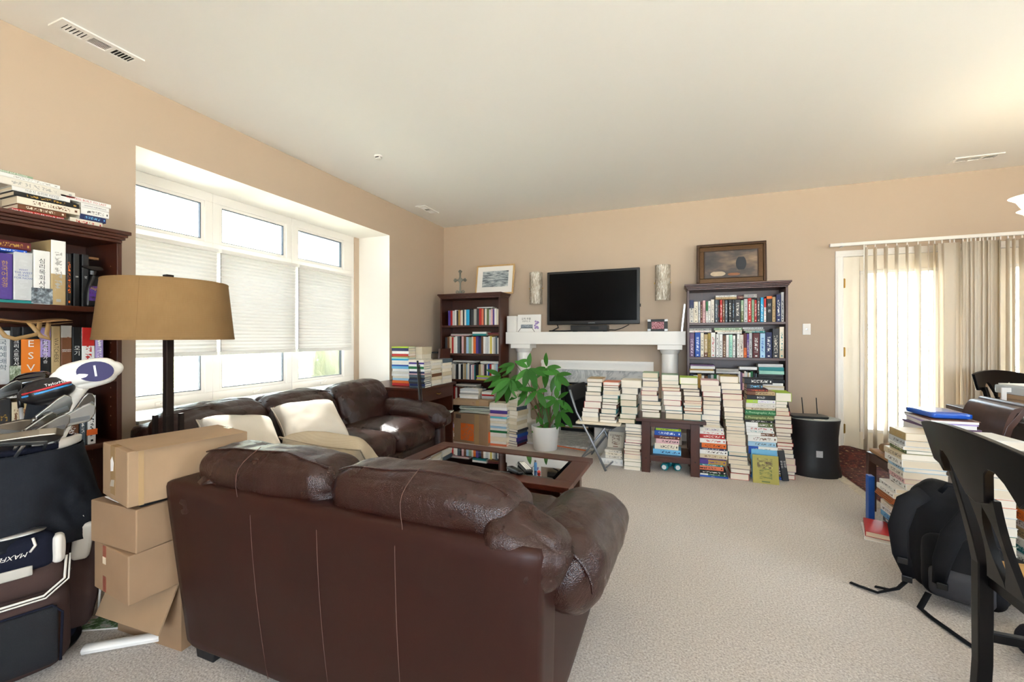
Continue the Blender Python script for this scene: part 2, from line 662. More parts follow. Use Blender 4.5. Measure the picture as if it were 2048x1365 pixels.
WALL = m_wall()
CARPET = m_carpet()
CEIL = mat('ceiling_paint', '#f8f6f2', .8, bump=.08, bscale=220, spec=.2)
WHITE = mat('white_trim_paint', '#eeeae4', .42, bump=.03)
JAMB = mat('reveal_white', '#f3efe8', .6, bump=.05)  # reveals whiter than the wall colour
WOOD = m_wood('cherry_wood', '#2c130a', '#532513', axis='Z')
WOODH = m_wood('cherry_wood_level', '#2c130a', '#532513', axis='X')
WOODY = m_wood('cherry_wood_along', '#2c130a', '#532513', axis='Y')
WOODR = m_wood('red_cherry_wood', '#34150b', '#5c2817', axis='Y')
WOODB = m_wood('walnut_wood', '#2a1710', '#52301f', axis='Z')
LEATHER = m_leather()
LEATHERF = m_leather('smooth_brown_leather', .12, .25)
STITCH = mat('tan_thread', '#573c33', .8)
CARD = m_card()
CARD2 = m_card('cardboard_tan', '#957a5e', '#a98b6c')
TAPE = mat('packing_tape', '#a98a62', .22, spec=.6)
GLASS = m_pane()
TABLEGLASS = m_pane('table_glass', (.82, .90, .87), .2)
MARBLE = m_marble()
BLACK = mat('black_plastic', '#0c0c0d', .35)
BLACKM = mat('matt_black', '#121214', .7)
TVGLASS = mat('screen_glass', '#020203', .22, spec=.12)
CHROME = mat('brushed_steel', '#b9bcc0', .28, metal=1.0)
STEELD = mat('club_steel', '#9a9a98', .24, metal=1.0)
BRASS = mat('brass', '#b8924a', .3, metal=1.0)
GREYTUBE = mat('grey_tube', '#8d9095', .35, metal=.7)
COVER = m_book('book_cover', False)
SPINE = m_book('book_spine', True)
PAGES = m_pages()
COVER_ROW = m_book('shelf_book_cover', False, True)
LINEN = m_weave('linen_shade', '#80633f', '#9c7c55', 420, transl=.12)
CREAM = m_weave('cream_cushion_cloth', '#d2c7b6', '#e4dbcd', 500, bump=.2)
TANCL = m_weave('tan_cushion_cloth', '#a0917a', '#b5a68e', 500, bump=.25)
NAVYC = m_weave('dark_cloth', '#17181c', '#2b2d33', 380, bump=.3)
BAGBLACK = m_weave('backpack_nylon', '#0b0b0d', '#1a1a1e', 600, rough=.7, bump=.3)
BLINDM = m_transl('shade_fabric', '#e9e7e1', .05)
VANE = m_transl('vane_fabric', '#efe7da', .45)
LEAF = m_leaf()
PAPER = mat('white_paper', '#ece9e4', .7, vary=.05)
# ------------------------------------------------------------------ the room
def grid_wall(name, axis, p0, p1, us, vs, holes, mats):
    """wall slab between p0 (room side) and p1, cut by rectangular openings; reveals get the second material"""
    us, vs = sorted(set(us)), sorted(set(vs))
    nu, nv = len(us) - 1, len(vs) - 1

    def solid(i, j):
        if not (0 <= i < nu and 0 <= j < nv):
            return False
        a, b = (us[i] + us[i + 1]) / 2, (vs[j] + vs[j + 1]) / 2
        return not any(h[0] < a < h[1] and h[2] < b < h[3] for h in holes)

    def P(u, v, p):
        return (p, u, v) if axis == 'x' else (u, p, v)
    mb = MB()
    ids = {}

    def vid(i, j, k):
        key = (i, j, k)
        if key not in ids:
            ids[key] = len(mb.v)
            mb.v.append(Vector(P(us[i], vs[j], (p0, p1)[k])))
        return ids[key]
    for i in range(nu):
        for j in range(nv):
            if not solid(i, j):
                continue
            for k in (0, 1):
                mb.f.append((vid(i, j, k), vid(i + 1, j, k), vid(i + 1, j + 1, k), vid(i, j + 1, k)))
                mb.mi.append(0)
            for di, dj, a, b in ((-1, 0, (i, j), (i, j + 1)), (1, 0, (i + 1, j), (i + 1, j + 1)), (0, -1, (i, j), (i + 1, j)), (0, 1, (i, j + 1), (i + 1, j + 1))):
                if not solid(i + di, j + dj):
                    mb.f.append((vid(*a, 0), vid(*b, 0), vid(*b, 1), vid(*a, 1)))
                    inside = 0 <= i + di < nu and 0 <= j + dj < nv
                    mb.mi.append(1 if inside else 0)
    return struct(mb.build(name, mats))


struct(MB().box(-3.7, XR + .2, YF - .2, YB + .2, -.12, 0).build('floor', CARPET))
struct(MB().box(-3.7, XR + .2, YF - .2, YB + .2, ZC, ZC + .12).build('ceiling', CEIL))
WY0, WY1, WZ0, WZ1 = 1.572, 4.022, .66, 2.364
grid_wall('wall_left', 'x', XL, -3.585, [YF - .2, WY0, WY1, YB + .2], [-.12, WZ0, WZ1, ZC], [(WY0, WY1, WZ0, WZ1)], [WALL, JAMB])
D1, D2 = (1.585, 2.485), (2.685, 3.585)
grid_wall('wall_back', 'y', YB, YB + .16, [XL, D1[0], D1[1], D2[0], D2[1], XR + .2], [-.12, 0, 2.01, ZC], [D1 + (0, 2.01), D2 + (0, 2.01)], [WALL, WHITE])
grid_wall('wall_front', 'y', YF, YF - .16, [XL, -.5, 2.5, XR + .2], [-.12, .5, 2.2, ZC], [(-.5, 2.5, .5, 2.2)], [WALL, WHITE])  # unseen opening, added to let fill light into the foreground
grid_wall('wall_right', 'x', XR, XR + .16, [YF - .2, -.5, 1.1, YB + .2], [-.12, .5, 2.4, ZC], [(-.5, 1.1, .5, 2.4)], [WALL, WHITE])  # made-up opening out of view, sized to set the light from this side

# baseboards
struct(MB().prism([(0, 0), (.014, 0), (.014, .075), (.008, .09), (0, .09)], YF, YB, 'y', T(XL)).build('baseboard_left', WHITE))
struct(MB().prism([(0, 0), (-.014, 0), (-.014, .075), (-.008, .09), (0, .09)], XL + .015, 1.51, 'x', T(0, YB)).build('baseboard_back', WHITE))

# three-light window in the deep reveal
FX = -3.53
units = [(1.628, 2.268), (2.39, 3.03), (3.155, 3.79)]
GASKET = mat('dark_gasket', '#3a444e', .5)
for k, (a, b) in enumerate(units):
    w = bpy.data.objects.new('window_%d' % (k + 1), None)
    COL.objects.link(w)
    w.location = (FX, (a + b) / 2, WZ0)
    struct(w)
    h = (b - a) / 2
    ya = -h - (.056 if k == 0 else .061)
    yb = h + (.16 if k == 2 else .061)
    # frame round two openings
    fr = MB()
    zs = [(0, .085), (1.22, 1.30), (1.63, 1.704)]
    for z0, z1 in zs:
        fr.box(-.045, 0, ya, yb, z0, z1)
    for y0, y1 in ((ya, -h), (h, yb)):
        for (z0, z1) in ((.085, 1.22), (1.30, 1.63)):
            fr.box(-.045, 0, y0, y1, z0, z1)
    fr.build('frame', WHITE, w, bevel=.004)
    for nm, z0, z1 in (('casement_sash', .085, 1.22), ('transom_sash', 1.30, 1.63)):
        s = MB()
        t = .022
        s.box(-.042, -.012, -h, h, z0, z0 + t).box(-.042, -.012, -h, h, z1 - t, z1)
        s.box(-.042, -.012, -h, -h + t, z0 + t, z1 - t).box(-.042, -.012, h - t, h, z0 + t, z1 - t)
        so = s.build(nm, WHITE, w)
        g = MB()
        e = .006
        i0, i1, j0, j1 = -h + t, h - t, z0 + t, z1 - t
        g.box(-.04, -.016, i0, i1, j0, j0 + e).box(-.04, -.016, i0, i1, j1 - e, j1)
        g.box(-.04, -.016, i0, i0 + e, j0 + e, j1 - e).box(-.04, -.016, i1 - e, i1, j0 + e, j1 - e)
        g.build('gasket', GASKET, so)
        MB().box(-.031, -.026, i0 + e, i1 - e, j0 + e, j1 - e).build('pane', GLASS, so)
    cr = MB().box(0, .012, -.03, .03, .03, .055).tube([(.012, 0, .045), (.03, .005, .05), (.035, .03, .075)], .005, 6)
    cr.build('crank_handle', WHITE, w, smooth='auto')
struct(MB().box(XL - .45, XL + .03, WY0 - .0, WY1 + .045, WZ0 - .005, WZ0 + .018).build('trim_1', WHITE, bevel=.004))
# beige stub of wall between window frame and reveal
struct(MB().box(FX - .02, FX + .012, 3.952, WY1, WZ0 + .018, WZ1).build('trim_2', WALL))

# cellular shades
names = ['white pleated window shade behind the floor lamp', 'white pleated window shade in the middle of the three windows', 'white pleated window shade nearest the corner with the desk']
for k, (a, b) in enumerate([(1.585, 2.312), (2.335, 3.065), (3.09, 3.822)]):
    t = thing('window_shade', names[k], 'blind', (-3.455, (a + b) / 2, 1.046), 0, 'pleated window shades')
    h = (b - a) / 2
    MB().box(-.03, .03, -h, h, .825, .857).build('headrail', WHITE, t, bevel=.004)
    n = 27
    z0, z1 = .03, .825
    fv = []
    for i in range(2 * n + 1):
        fv.append((.010 if i % 2 else .0, z0 + (z1 - z0) * i / (2 * n)))
    pf = MB()
    nv_ = len(fv)
    pf.add([(x, y, z) for y in (-h + .004, h - .004) for x, z in fv], [(i, i + nv_, i + nv_ + 1, i + 1) for i in range(nv_ - 1)])
    pf.build('pleated_fabric', BLINDM, t)
    MB().box(-.014, .014, -h + .002, h - .002, 0, .03).build('bottom_rail', BLINDM, t, bevel=.004)
    if k:
        c = MB()
        for i in range(70):
            c.box(.018, .023, -h - .007, -h - .003, .03 + i * .0114, .037 + i * .0114)
        o = c.build('bead_chain', BLACKM, t)
        o['kind'] = 'stuff'

# ceiling vents
VENTD = mat('vent_shadow', '#30302f', .8)


def vent(label, x0, x1, y0, y1, along):
    t = thing('ceiling_vent', label, 'vent', ((x0 + x1) / 2, (y0 + y1) / 2, ZC - .009), 0, 'ceiling air vents')
    L, W = ((y1 - y0), (x1 - x0)) if along == 'y' else ((x1 - x0), (y1 - y0))
    M = R(PI / 2, 'Z') if along == 'y' else Matrix()
    l, w = L / 2, W / 2
    ip, iw = l - .03, w - .028
    fr = MB()
    fr.box(-l, l, -w, -iw, 0, .008, M).box(-l, l, iw, w, 0, .008, M).box(-l, -ip, -iw, iw, 0, .008, M).box(ip, l, -iw, iw, 0, .008, M)
    for q in (-.33, .33):
        fr.box(ip * q - .006, ip * q + .006, -iw, iw, 0, .008, M)
    fr.build('frame', CEIL, t)
    MB().box(-ip, ip, -iw, iw, .0075, .0085, M).build('duct_opening', VENTD, t)
    for s in (-1, 0, 1):
        a, b = ip * s * .66 - ip * .31, ip * s * .66 + ip * .31
        sl = MB()
        if s:
            for i in range(6):
                x = a + (b - a) * (i + .5) / 6
                sl.box(-.0012, .0012, -iw, iw, -.004, .004, M @ T(x, 0, .004) @ R(s * .6, 'Y'))
        else:
            for i in range(7):
                y = -iw + 2 * iw * (i + .5) / 7
                sl.box(a, b, -.0035, .0035, -.0006, .0006, M @ T(0, y, .004) @ R(.3, 'X'))
        o = sl.build('louvre', CEIL, t)
        o['kind'] = 'stuff'


vent('white ceiling vent above the bookcase with the lamp in front', -2.905, -2.775, 1.118, 1.46, 'y')
vent('white ceiling vent by the corner above the desk', -2.885, -2.755, 4.25, 4.57, 'y')
vent('white ceiling vent over the glass door', 2.25, 2.57, 4.80, 4.925, 'x')
t = thing('smoke_detector', 'small round white detector on the ceiling', 'detector', (-2.379, 2.958, ZC))
MB().lathe([(.034, 0), (.036, -.006), (.03, -.012), (.02, -.012), (.02, -.02), (.026, -.024), (.022, -.03), (0, -.03)], 20).build('housing', WHITE, t, smooth='auto')
MB().box(-.018, .018, -.0215, -.0195, -.02, -.013).build('sensor_slot', BLACKM, t)

# light switch plate
s = at(1613, 659, Y=YB)
t = thing('wall_plate', 'white wall plate with a round centre knob beside the bookcase', 'switch', (s.x, YB, s.z))
MB().box(-.036, .036, -.006, 0, -.058, .058).build('plate', WHITE, t, bevel=.003)
MB().lathe([(.008, 0), (.008, .008), (0, .009)], 12, R(PI / 2, 'X') @ T(0, 0, .006)).build('knob', CHROME, t, smooth='auto')

# doors to the terrace
DOORW = mat('door_paint', '#efe6d6', .4)


def patio_door(name, x0, x1, handle):
    d = bpy.data.objects.new(name, None)
    COL.objects.link(d)
    d.location = (x0, YB, 0)
    struct(d)
    w = x1 - x0
    y0, y1 = .012, .056
    a, b, z0, z1 = .14, w - .15, .235, 1.86
    st = MB()
    st.box(.003, a, y0, y1, .004, 2.008).box(b, w - .003, y0, y1, .004, 2.008).box(a, b, y0, y1, .004, z0).box(a, b, y0, y1, z1, 2.008)
    st.build('door_slab', DOORW, d, bevel=.003)
    f = MB()
    t = .03
    f.box(a, b, y0 - .01, y1 + .01, z0, z0 + t).box(a, b, y0 - .01, y1 + .01, z1 - t, z1)
    f.box(a, a + t, y0 - .01, y1 + .01, z0 + t, z1 - t).box(b - t, b, y0 - .01, y1 + .01, z0 + t, z1 - t)
    f.build('glazing_bead', WHITE, d, bevel=.004)
    MB().box(a + t, b - t, .03, .036, z0 + t, z1 - t).build('pane', GLASS, d)
    if handle:
        for z in (.26, 1.04, 1.74):
            MB().box(.0, .016, -.006, .006, z - .045, z + .045).lathe([(.006, z - .048), (.006, z + .048)], 8, T(.006, -.006, 0)).build('hinge', BRASS, d, smooth='auto')
        k = MB().lathe([(.028, 0), (.028, .006), (.012, .01), (.012, .04), (.026, .05), (.028, .065), (.016, .078), (0, .08)], 16, T(w - .075, .012, .93) @ R(PI / 2, 'X'))
        k.build('door_knob', BRASS, d, smooth='auto')
        MB().lathe([(.028, 0), (.028, .008), (.02, .016), (0, .017)], 16, T(w - .075, .012, 1.07) @ R(PI / 2, 'X')).build('deadbolt', BRASS, d, smooth='auto')


patio_door('door_1', D1[0], D1[1], True)
patio_door('door_2', D2[0], D2[1], False)
k = 3
for (x0, x1) in (D1, D2):
    prof = [(0, 0), (.07, 0), (.07, -.012), (.05, -.02), (.03, -.014), (.01, -.018), (0, -.01)]
    c = MB()
    c.prism([(x0 - a, YB + b) for a, b in prof], 0, 2.01 + .0, 'z')
    c.prism([(x1 + a, YB + b) for a, b in prof], 0, 2.01 + .0, 'z')
    c.box(x0 - .07, x1 + .07, YB - .016, YB, 2.01, 2.07)
    c.box(x0 - .07, x1 + .07, YB - .021, YB - .016, 2.03, 2.06)
    struct(c.build('trim_%d' % k, WHITE, bevel=.002))
    k += 1

# vertical blind in front of the doors
vy = 5.13
p = at(1659, 494, Y=vy)
t = thing('vertical_blind', 'cream vertical blind drawn part-way across the glass doors', 'blind', (p.x, vy, 0))
zt = at(1700, 489, Y=vy).z
MB().box(0, 2.1, -.02, .02, zt - .016, zt + .016).build('track', WHITE, t, bevel=.004)
br = MB().box(.09, .11, -.01, .09, zt + .014, zt + .02).box(.09, .11, -.03, .03, zt - .022, zt - .014)
br.build('bracket', CHROME, t)
vlist = [(1731, 92), (1751, 90), (1772, 92), (1793, 88), (1815, 80), (1836, 95), (1857, 66), (1870, 58), (1884, 34), (1899, 6), (1909, 4), (1926, 60), (1934, 25), (1943, 20), (1951, 22), (1959, 20),
         (1967, 18), (1975, 22), (1983, 30), (1991, 26), (2001, 62), (2015, 80), (2029, 76), (2044, 82), (2060, 80), (2078, 80), (2096, 80)]
for i, (px, a) in enumerate(vlist):
    q = at(px, 600, Y=vy)
    yo = (-.006, .006, 0)[i % 3]
    v = MB()
    a = math.radians(a)

    def fn(u, w_, a=a):
        s = (u - .5) * .089
        c = .006 * (1 - (2 * u - 1) ** 2)
        tw = a + .05 * math.sin(w_ * 3 + i)
        return (s * math.cos(tw) - c * math.sin(tw), s * math.sin(tw) + c * math.cos(tw), w_ * (zt - .09))
    v.sheet(fn, 4, 6, .0012, T(q.x - p.x, yo, .045))
    o = v.build('vane', VANE, t, smooth=True)
    MB().box(-.004, .004, -.003, .003, zt - .046, zt - .016).build('hook', WHITE, o, loc=(q.x - p.x, yo, 0))
q = at(1728, 880, Y=vy - .05)
MB().tube([(q.x - p.x, -.05, zt - .02), (q.x - p.x - .005, -.055, .2)], .005, 6).build('wand', WHITE, t)

# fireplace
t = thing('fireplace', 'white fireplace with round columns and grey marble surround under the television', 'fireplace', (-.97, YB, 0))
ox, oy = .97, -YB


def L(x0, x1, y0, y1, z0, z1, mb=None):
    return (mb or MB()).box(x0 + ox, x1 + ox, y0 + oy, y1 + oy, z0, z1)


sh = L(-2.03, .095, 4.99, YB - .001, 1.105, 1.256)
sh.build('mantel_shelf', WHITE, t, bevel=.004)
FBRICK = mat('firebox_black', '#0d0c0c', .8)
for cx in (-1.83, -.07):
    c = MB().lathe([(.105, .12), (.105, .14), (.092, .16), (.09, .2), (.088, .98), (.085, 1.0), (.096, 1.01), (.105, 1.03), (.112, 1.05)], 28, T(cx + ox, 5.115 + oy, 0))
    co = c.build('column', WHITE, t, smooth='auto')
    L(cx - .13, cx + .13, 4.985, YB - .002, 1.051, 1.104).build('capital', WHITE, co, bevel=.004)
    L(cx - .125, cx + .125, 4.99, YB - .002, 0.002, .12).build('plinth', WHITE, co, bevel=.004)
# moulding frame and marble slips
m = MB()
x0, x1, zt_ = -1.62, -.25, .90
m.prism([(0, 0), (.0, -.03), (.02, -.045), (.05, -.03), (.08, -.04), (.11, -.03), (.11, 0)], x0 + ox, x1 + ox, 'x', T(0, YB + oy - .001, zt_ - .115) @ Matrix(((1, 0, 0, 0), (0, 0, 1, 0), (0, 1, 0, 0), (0, 0, 0, 1))))
m2 = MB()
for za, zb, yy in ((.785, .80, 5.19), (.80, .86, 5.205), (.86, .885, 5.185), (.885, .9, 5.2)):
    L(x0, x1, yy, YB - .002, za, zb, m2)
m2.build('moulding', WHITE, t)
L(-1.60, -1.36, 5.215, YB - .002, .003, .784).build('marble_slip', MARBLE, t)
L(-.51, -.27, 5.215, YB - .002, .003, .784).build('marble_slip', MARBLE, t)
L(-1.36, -.51, 5.215, YB - .002, .625, .784).build('marble_slip', MARBLE, t)
fb = MB()
L(-1.36, -.51, 5.19, 5.236, .56, .624, fb)
L(-1.36, -1.31, 5.19, 5.236, .05, .56, fb)
L(-.56, -.51, 5.19, 5.236, .05, .56, fb)
L(-1.36, -.51, 5.19, 5.236, .004, .05, fb)
fb.build('firebox_frame', BLACK, t, bevel=.003)
L(-1.31, -.56, 5.228, 5.238, .05, .56).build('firebox_back', FBRICK, t)
L(-1.36, -.51, 5.183, 5.19, .592, .6).build('brass_strip', BRASS, t)
L(-1.36, -.51, 5.183, 5.19, .06, .07).build('brass_strip', BRASS, t)
for (hx, ang, w) in ((-1.0, -1.15, .34),):
    M = T(hx + ox, 5.185 + oy, .0) @ R(ang, 'Z')
    do = MB().box(0, w, -.006, .006, .06, .59, M).build('glass_door', TVGLASS, t)
    fr = MB()
    fr.box(0, w, -.012, .012, .03, .06, M).box(0, w, -.012, .012, .59, .62, M).box(0, .022, -.012, .012, .06, .59, M).box(w - .022, w, -.012, .012, .06, .59, M)
    fr.build('door_frame', BLACK, do)
L(-1.66, -.22, 4.46, 5.18, .001, .02).build('hearth', MARBLE, t, bevel=.003)
p0, p1 = at(1113, 893, Z=.02), at(1172, 903, Z=.02)
tag(MB().tube([(p0.x, p0.y, .026), ((p0.x + p1.x) / 2, (p0.y + p1.y) / 2, .026), (p1.x, p1.y, .026)], .016, 8, flat=.3).build('strap', mat('orange_strap', '#d9601c', .6)), 'flat orange strap lying on the marble hearth beside the plant', 'strap')

# what lies outside: pale ground, leafless shrubs
struct(MB().box(-40, 40, -30, 40, -.42, -.4).build('ground', mat('pale_ground', '#d6d2c4', .9, vary=.1)))
TWIG = mat('pale_twigs', '#b9bea6', .8)
random.seed(5)


def shrub(name, label, x, y, h, w, n):
    t = thing(name, label, 'shrub', (x, y, -.4), 0, 'leafless shrubs outside')
    mb = MB()
    for i in range(n):
        a, r0 = random.uniform(0, 2 * PI), random.uniform(0, w * .35)
        p = Vector((math.cos(a) * r0, math.sin(a) * r0, random.uniform(0, h * .25)))
        d = Vector((math.cos(a) * random.uniform(.1, .8), math.sin(a) * random.uniform(.1, .8), 1)).normalized()
        pts = [p.copy()]
        l = h * random.uniform(.5, 1.0) / 6
        for k in range(6):
            d = (d + Vector((random.uniform(-.35, .35), random.uniform(-.35, .35), random.uniform(-.15, .1)))).normalized()
            p = p + d * l
            pts.append(p.copy())
        mb.tube(pts, [.012 * (1 - .12 * k) * h / 2 for k in range(7)], 4)
        for k in (2, 3, 4, 5):
            dd = (d + Vector((random.uniform(-1, 1), random.uniform(-1, 1), random.uniform(-.3, .6)))).normalized()
            mb.tube([pts[k], pts[k] + dd * l * .8, pts[k] + dd * l * 1.5 + Vector((0, 0, l * .2))], [.006 * h / 2, .004 * h / 2, .002 * h / 2], 3)
    o = mb.build('twigs', TWIG, t)
    o['kind'] = 'stuff'


shrub('shrub', 'leafless twiggy shrub seen under the shade behind the floor lamp', -6.2, 3.3, 2.3, 1.7, 260)
shrub('shrub', 'leafless twiggy shrub outside the window nearest the corner', -6.4, 6.5, 2.3, 1.9, 260)
shrub('shrub', 'leafless twiggy shrub outside the middle window', -10.2, 8.0, 2.2, 2.0, 120)
shrub('shrub', 'tall leafless shrub beyond the glass door', 4.1, 9.6, 2.6, 1.6, 60)
# ------------------------------------------------------------------ bookcases (one model, three times)
def bookcase(label, loc, rotz, w, d=.30):
    """front looks to local -y; local x from 0 to w, y from 0 (front) to d"""
    t = thing('bookcase', label, 'bookcase', loc, rotz, 'matching dark cherry bookcases')
    for x in (0, w - .022):
        MB().box(x, x + .022, .004, d, 0, 1.69).build('side_panel', WOOD, t, bevel=.002)
    MB().box(.022, w - .022, d - .008, d, .05, 1.69).build('back_panel', WOOD, t)
    for z in (.08, .345, .644, .98, 1.345):
        hgt = .026 if z != .345 else .022
        MB().box(.0225, w - .0225, .006, d - .009, z - hgt, z).build('shelf', WOODH, t, bevel=.002)
    MB().box(.0225, w - .0225, .02, .035, 0, .054).build('kick_board', WOODH, t)
    c = MB()
    prof = [(0.0, 1.691), (-.008, 1.705), (-.012, 1.722), (-.026, 1.735), (-.026, 1.755)]
    # crown with small steps, mitred on three sides
    for (a, z0, z1) in ((.0, 1.691, 1.708), (.010, 1.708, 1.722), (.018, 1.722, 1.736), (.028, 1.736, 1.755)):
        c.box(-a, w + a, -a, d, z0, z1)
    c.build('crown', WOODH, t, bevel=.003)
    for z in (.5, .56, .80, .86, 1.12, 1.18, 1.24):
        pass
    pins = MB()
    for x in (.0222, w - .0222):
        for yy in (.06, d - .07):
            for z in (.42, .47, .52, .57, .72, .77, .82, .87, .92, 1.06, 1.11, 1.16, 1.21, 1.26, 1.42, 1.47, 1.52, 1.57):
                pins.box(x - .0006, x + .0006, yy - .003, yy + .003, z - .003, z + .003)
    o = pins.build('pin_holes', mat('pin_brown', '#8a6a55', .6), t)
    o['kind'] = 'stuff'
    return t


BC_L = bookcase('dark cherry bookcase beside the window, golf bag and lamp in front', (-2.762, .44, 0), PI / 2, .91)     # front looks to +x
BC_C = bookcase('dark cherry bookcase in the corner between desk and fireplace', (-2.905, 4.85, 0), 0, .855)
BC_R = bookcase('dark cherry bookcase under the framed painting', (.107, 4.90, 0), 0, .926)

# ------------------------------------------------------------------ leather loveseat, its back to us
lv = thing('loveseat', 'brown leather loveseat with its back to the camera', 'sofa', (-1.02, 1.0, 0))
# local: x across (-.68..+.68), y from 0 (back) to 1.0 (front)


def lean(q):
    return Vector((q.x * (1 + .06 * (q.z + .33) / .66 * 0), q.y - .07 * max(0, (q.z + .31)) / .62, q.z))


def back_def(q):
    f = (q.z + .315) / .63
    return Vector((q.x * (1.0 + .045 * max(0, min(1, f))), q.y - .06 * f, q.z))


MB().puff((1.38, .17, .645), .035, 18, (0, .012, .0), .0015, 5, back_def, T(0, .105, .355)).build('back_panel', LEATHERF, lv, smooth=True)
for sx in (-1, 1):
    MB().puff((.20, .92, .40), .03, 10, (.012, .0, .0), .001, 5, None, T(sx * .585, .535, .235)).build('side_panel', LEATHERF, lv, smooth=True)
MB().puff((1.0, .80, .24), .03, 8, (0, .01, 0), .001, 4, None, T(0, .56, .17)).build('base', LEATHER, lv, smooth=True)
# upright seams with pale stitching on the back
for x in (-.25, .02, .29):
    pts = []
    for i in range(13):
        f = i / 12
        z = .05 + .615 * f
        pts.append((x * (1 + .04 * f), .0195 - .06 * (z - .04) / .63 - .012 * (1 - (2 * f - 1) ** 2) * (1 - (x / .69) ** 2) + (.0 if f < .95 else .012), z))
    MB().tube(pts, .0012, 5).build('stitched_seam', STITCH, lv)
for i, x in enumerate((-.305, .315)):
    def cd(q, i=i):
        # fat roll: thin at the bottom, pillowy at the top, corners pinched
        return Vector((q.x * (1 - .03 * abs(q.z) / .13), q.y - .02 * (q.z / .13), q.z - .012 * (abs(q.x) / .32) ** 3 + .004 * math.sin(q.x * 11 + i)))
    M = T(x, .125, .668) @ R(.012 if i else .0, 'Y')
    o = MB().puff((.64, .23, .25), .075, 26, (.0, .018, .006), .006, 10, cd, M, 0, 3.1 * i, .7).build('back_cushion', LEATHER, lv, smooth=True)
    pts = []
    for k in range(21):
        xx = x - .295 + .59 * k / 20
        near = [w.co for w in o.data.vertices if abs(w.co.x - xx) < .016 and w.co.y < .09 and w.co.z > .70]
        b = max(near, key=lambda c: c.z - c.y * .25)
        pts.append((xx, b.y, b.z + .001))
    pts = [tuple((Vector(pts[max(0, k - 1)]) + Vector(pts[k]) + Vector(pts[min(20, k + 1)])) / 3) for k in range(21)]
    MB().tube(pts, .0035, 5).build('piping', LEATHER, o)
    pts = [(x + (.0 if i else -.03) + .006 * math.sin(k * .7), -.033 + .02 * abs(k - 4) / 6 * (1 if k > 4 else .4) + (.07 * ((k - 6) / 4) ** 2 if k > 6 else 0), .62 + .187 * k / 10) for k in range(11)]
    MB().tube(pts, .0011, 5).build('stitched_seam', STITCH, o)
for sx in (-1, 1):
    def ad(q, sx=sx):
        f = (q.y + .41) / .82                     # 0 back .. 1 front
        return Vector((q.x * (.86 + .2 * f) + sx * .02 * (1 - f), q.y, q.z * (1.12 - .3 * f) - .115 * f + .02 * math.sin(f * PI)))
    ax, az = (.692, .525) if sx > 0 else (.70, .48)
    o = MB().puff((.28, .82, .225), .105, 22, (.012, .02, .015), .006, 9, ad, T(sx * ax, .53, az) @ R(sx * .12, 'Y'), 0, 5 * sx, .6).build('armrest', LEATHER, lv, smooth=True)
    pts = []
    for k in range(15):
        a = PI * (k / 14)
        pts.append((sx * ax - .12 * math.cos(a), .128 - .004 * math.sin(a), az - .02 + .118 * math.sin(a)))
    MB().tube(pts, .004, 5).build('piping', LEATHER, o)
    MB().puff((.25, .19, .175), .075, 16, (.01, .015, .0), .008, 12, None, T(sx * (.635 if sx > 0 else .565), .075, .635 if sx > 0 else .61) @ R(sx * .38, 'Y'), 0, 9 * sx, .8).build('arm_corner', LEATHER, lv, smooth=True)
for i, x in enumerate((-.27, .27)):
    MB().puff((.53, .68, .19), .06, 14, (0, .02, .035), .003, 7, None, T(x, .60, .36), 0, 2 * i, .3).build('seat_cushion', LEATHER, lv, smooth=True)
for x in (-.60, .60):
    for y in (.06, .93):
        MB().prism([(-.045, 0), (.045, 0), (.055, .06), (-.055, .06)], -.04, .04, 'y', T(x, y + .02, .0)).build('foot', BLACKM, lv, bevel=.003)

# ------------------------------------------------------------------ long sofa under the window
sf = thing('sofa', 'long brown leather sofa standing under the window', 'sofa', (-2.93, 2.41, 0))
# local: x 0 (back) .. 1.0 (front), y -.99..+.99
MB().puff((.2, 1.94, .66), .06, 12, (.01, 0, 0), .002, 4, None, T(.11, 0, .37)).build('back_panel', LEATHER, sf, smooth=True)
MB().puff((.85, 1.7, .27), .04, 12, (.012, 0, 0), .0015, 4, None, T(.53, 0, .18)).build('base', LEATHER, sf, smooth=True)
for i, y in enumerate((-.635, -.02, .615)):
    def bd(q):
        return Vector((q.x - .16 * (q.z / .44), q.y, q.z - .02 * (abs(q.y) / .32) ** 3))
    M = T(.30, y, .555 + (0, .0, .01)[i]) @ R((.03, -.02, .04)[i], 'X')
    o = MB().puff((.25, .63, .44), .085, 30, (.04, .01, .015), .010, 8, bd, M, 0, 4.7 * i, .8).build('back_cushion', LEATHER, sf, smooth=True)
    MB().tube([(.30 - .01, y - .29 + .58 * k / 14, .775 - .03 * (abs(k - 7) / 7) ** 3) for k in range(15)], .004, 5).build('piping', LEATHER, o)
for i, y in enumerate((-.54, 0.0, .54)):
    MB().puff((.66, .54, .2), .07, 16, (.03, .0, .035), .004, 6, None, T(.64, y, .375), 0, 8 + 3 * i, .4).build('seat_cushion', LEATHER, sf, smooth=True)
for sy in (-1, 1):
    MB().puff((.92, .15, .40), .05, 10, (.01, .008, 0), .0015, 5, None, T(.52, sy * .885, .25)).build('side_panel', LEATHER, sf, smooth=True)

    def sd(q):
        f = (q.x + .42) / .84
        return Vector((q.x, q.y * (.9 + .15 * f), q.z - .03 * f + .018 * math.sin(f * PI)))
    MB().puff((.86, .25, .20), .09, 28, (.03, .01, .02), .008, 9, sd, T(.60, sy * .865, .50), 0, 6 * sy, .5).build('armrest', LEATHER, sf, smooth=True)
for x in (.08, .9):
    for y in (-.85, .85):
        MB().box(x - .04, x + .04, y - .04, y + .04, 0, .06).build('foot', BLACKM, sf)


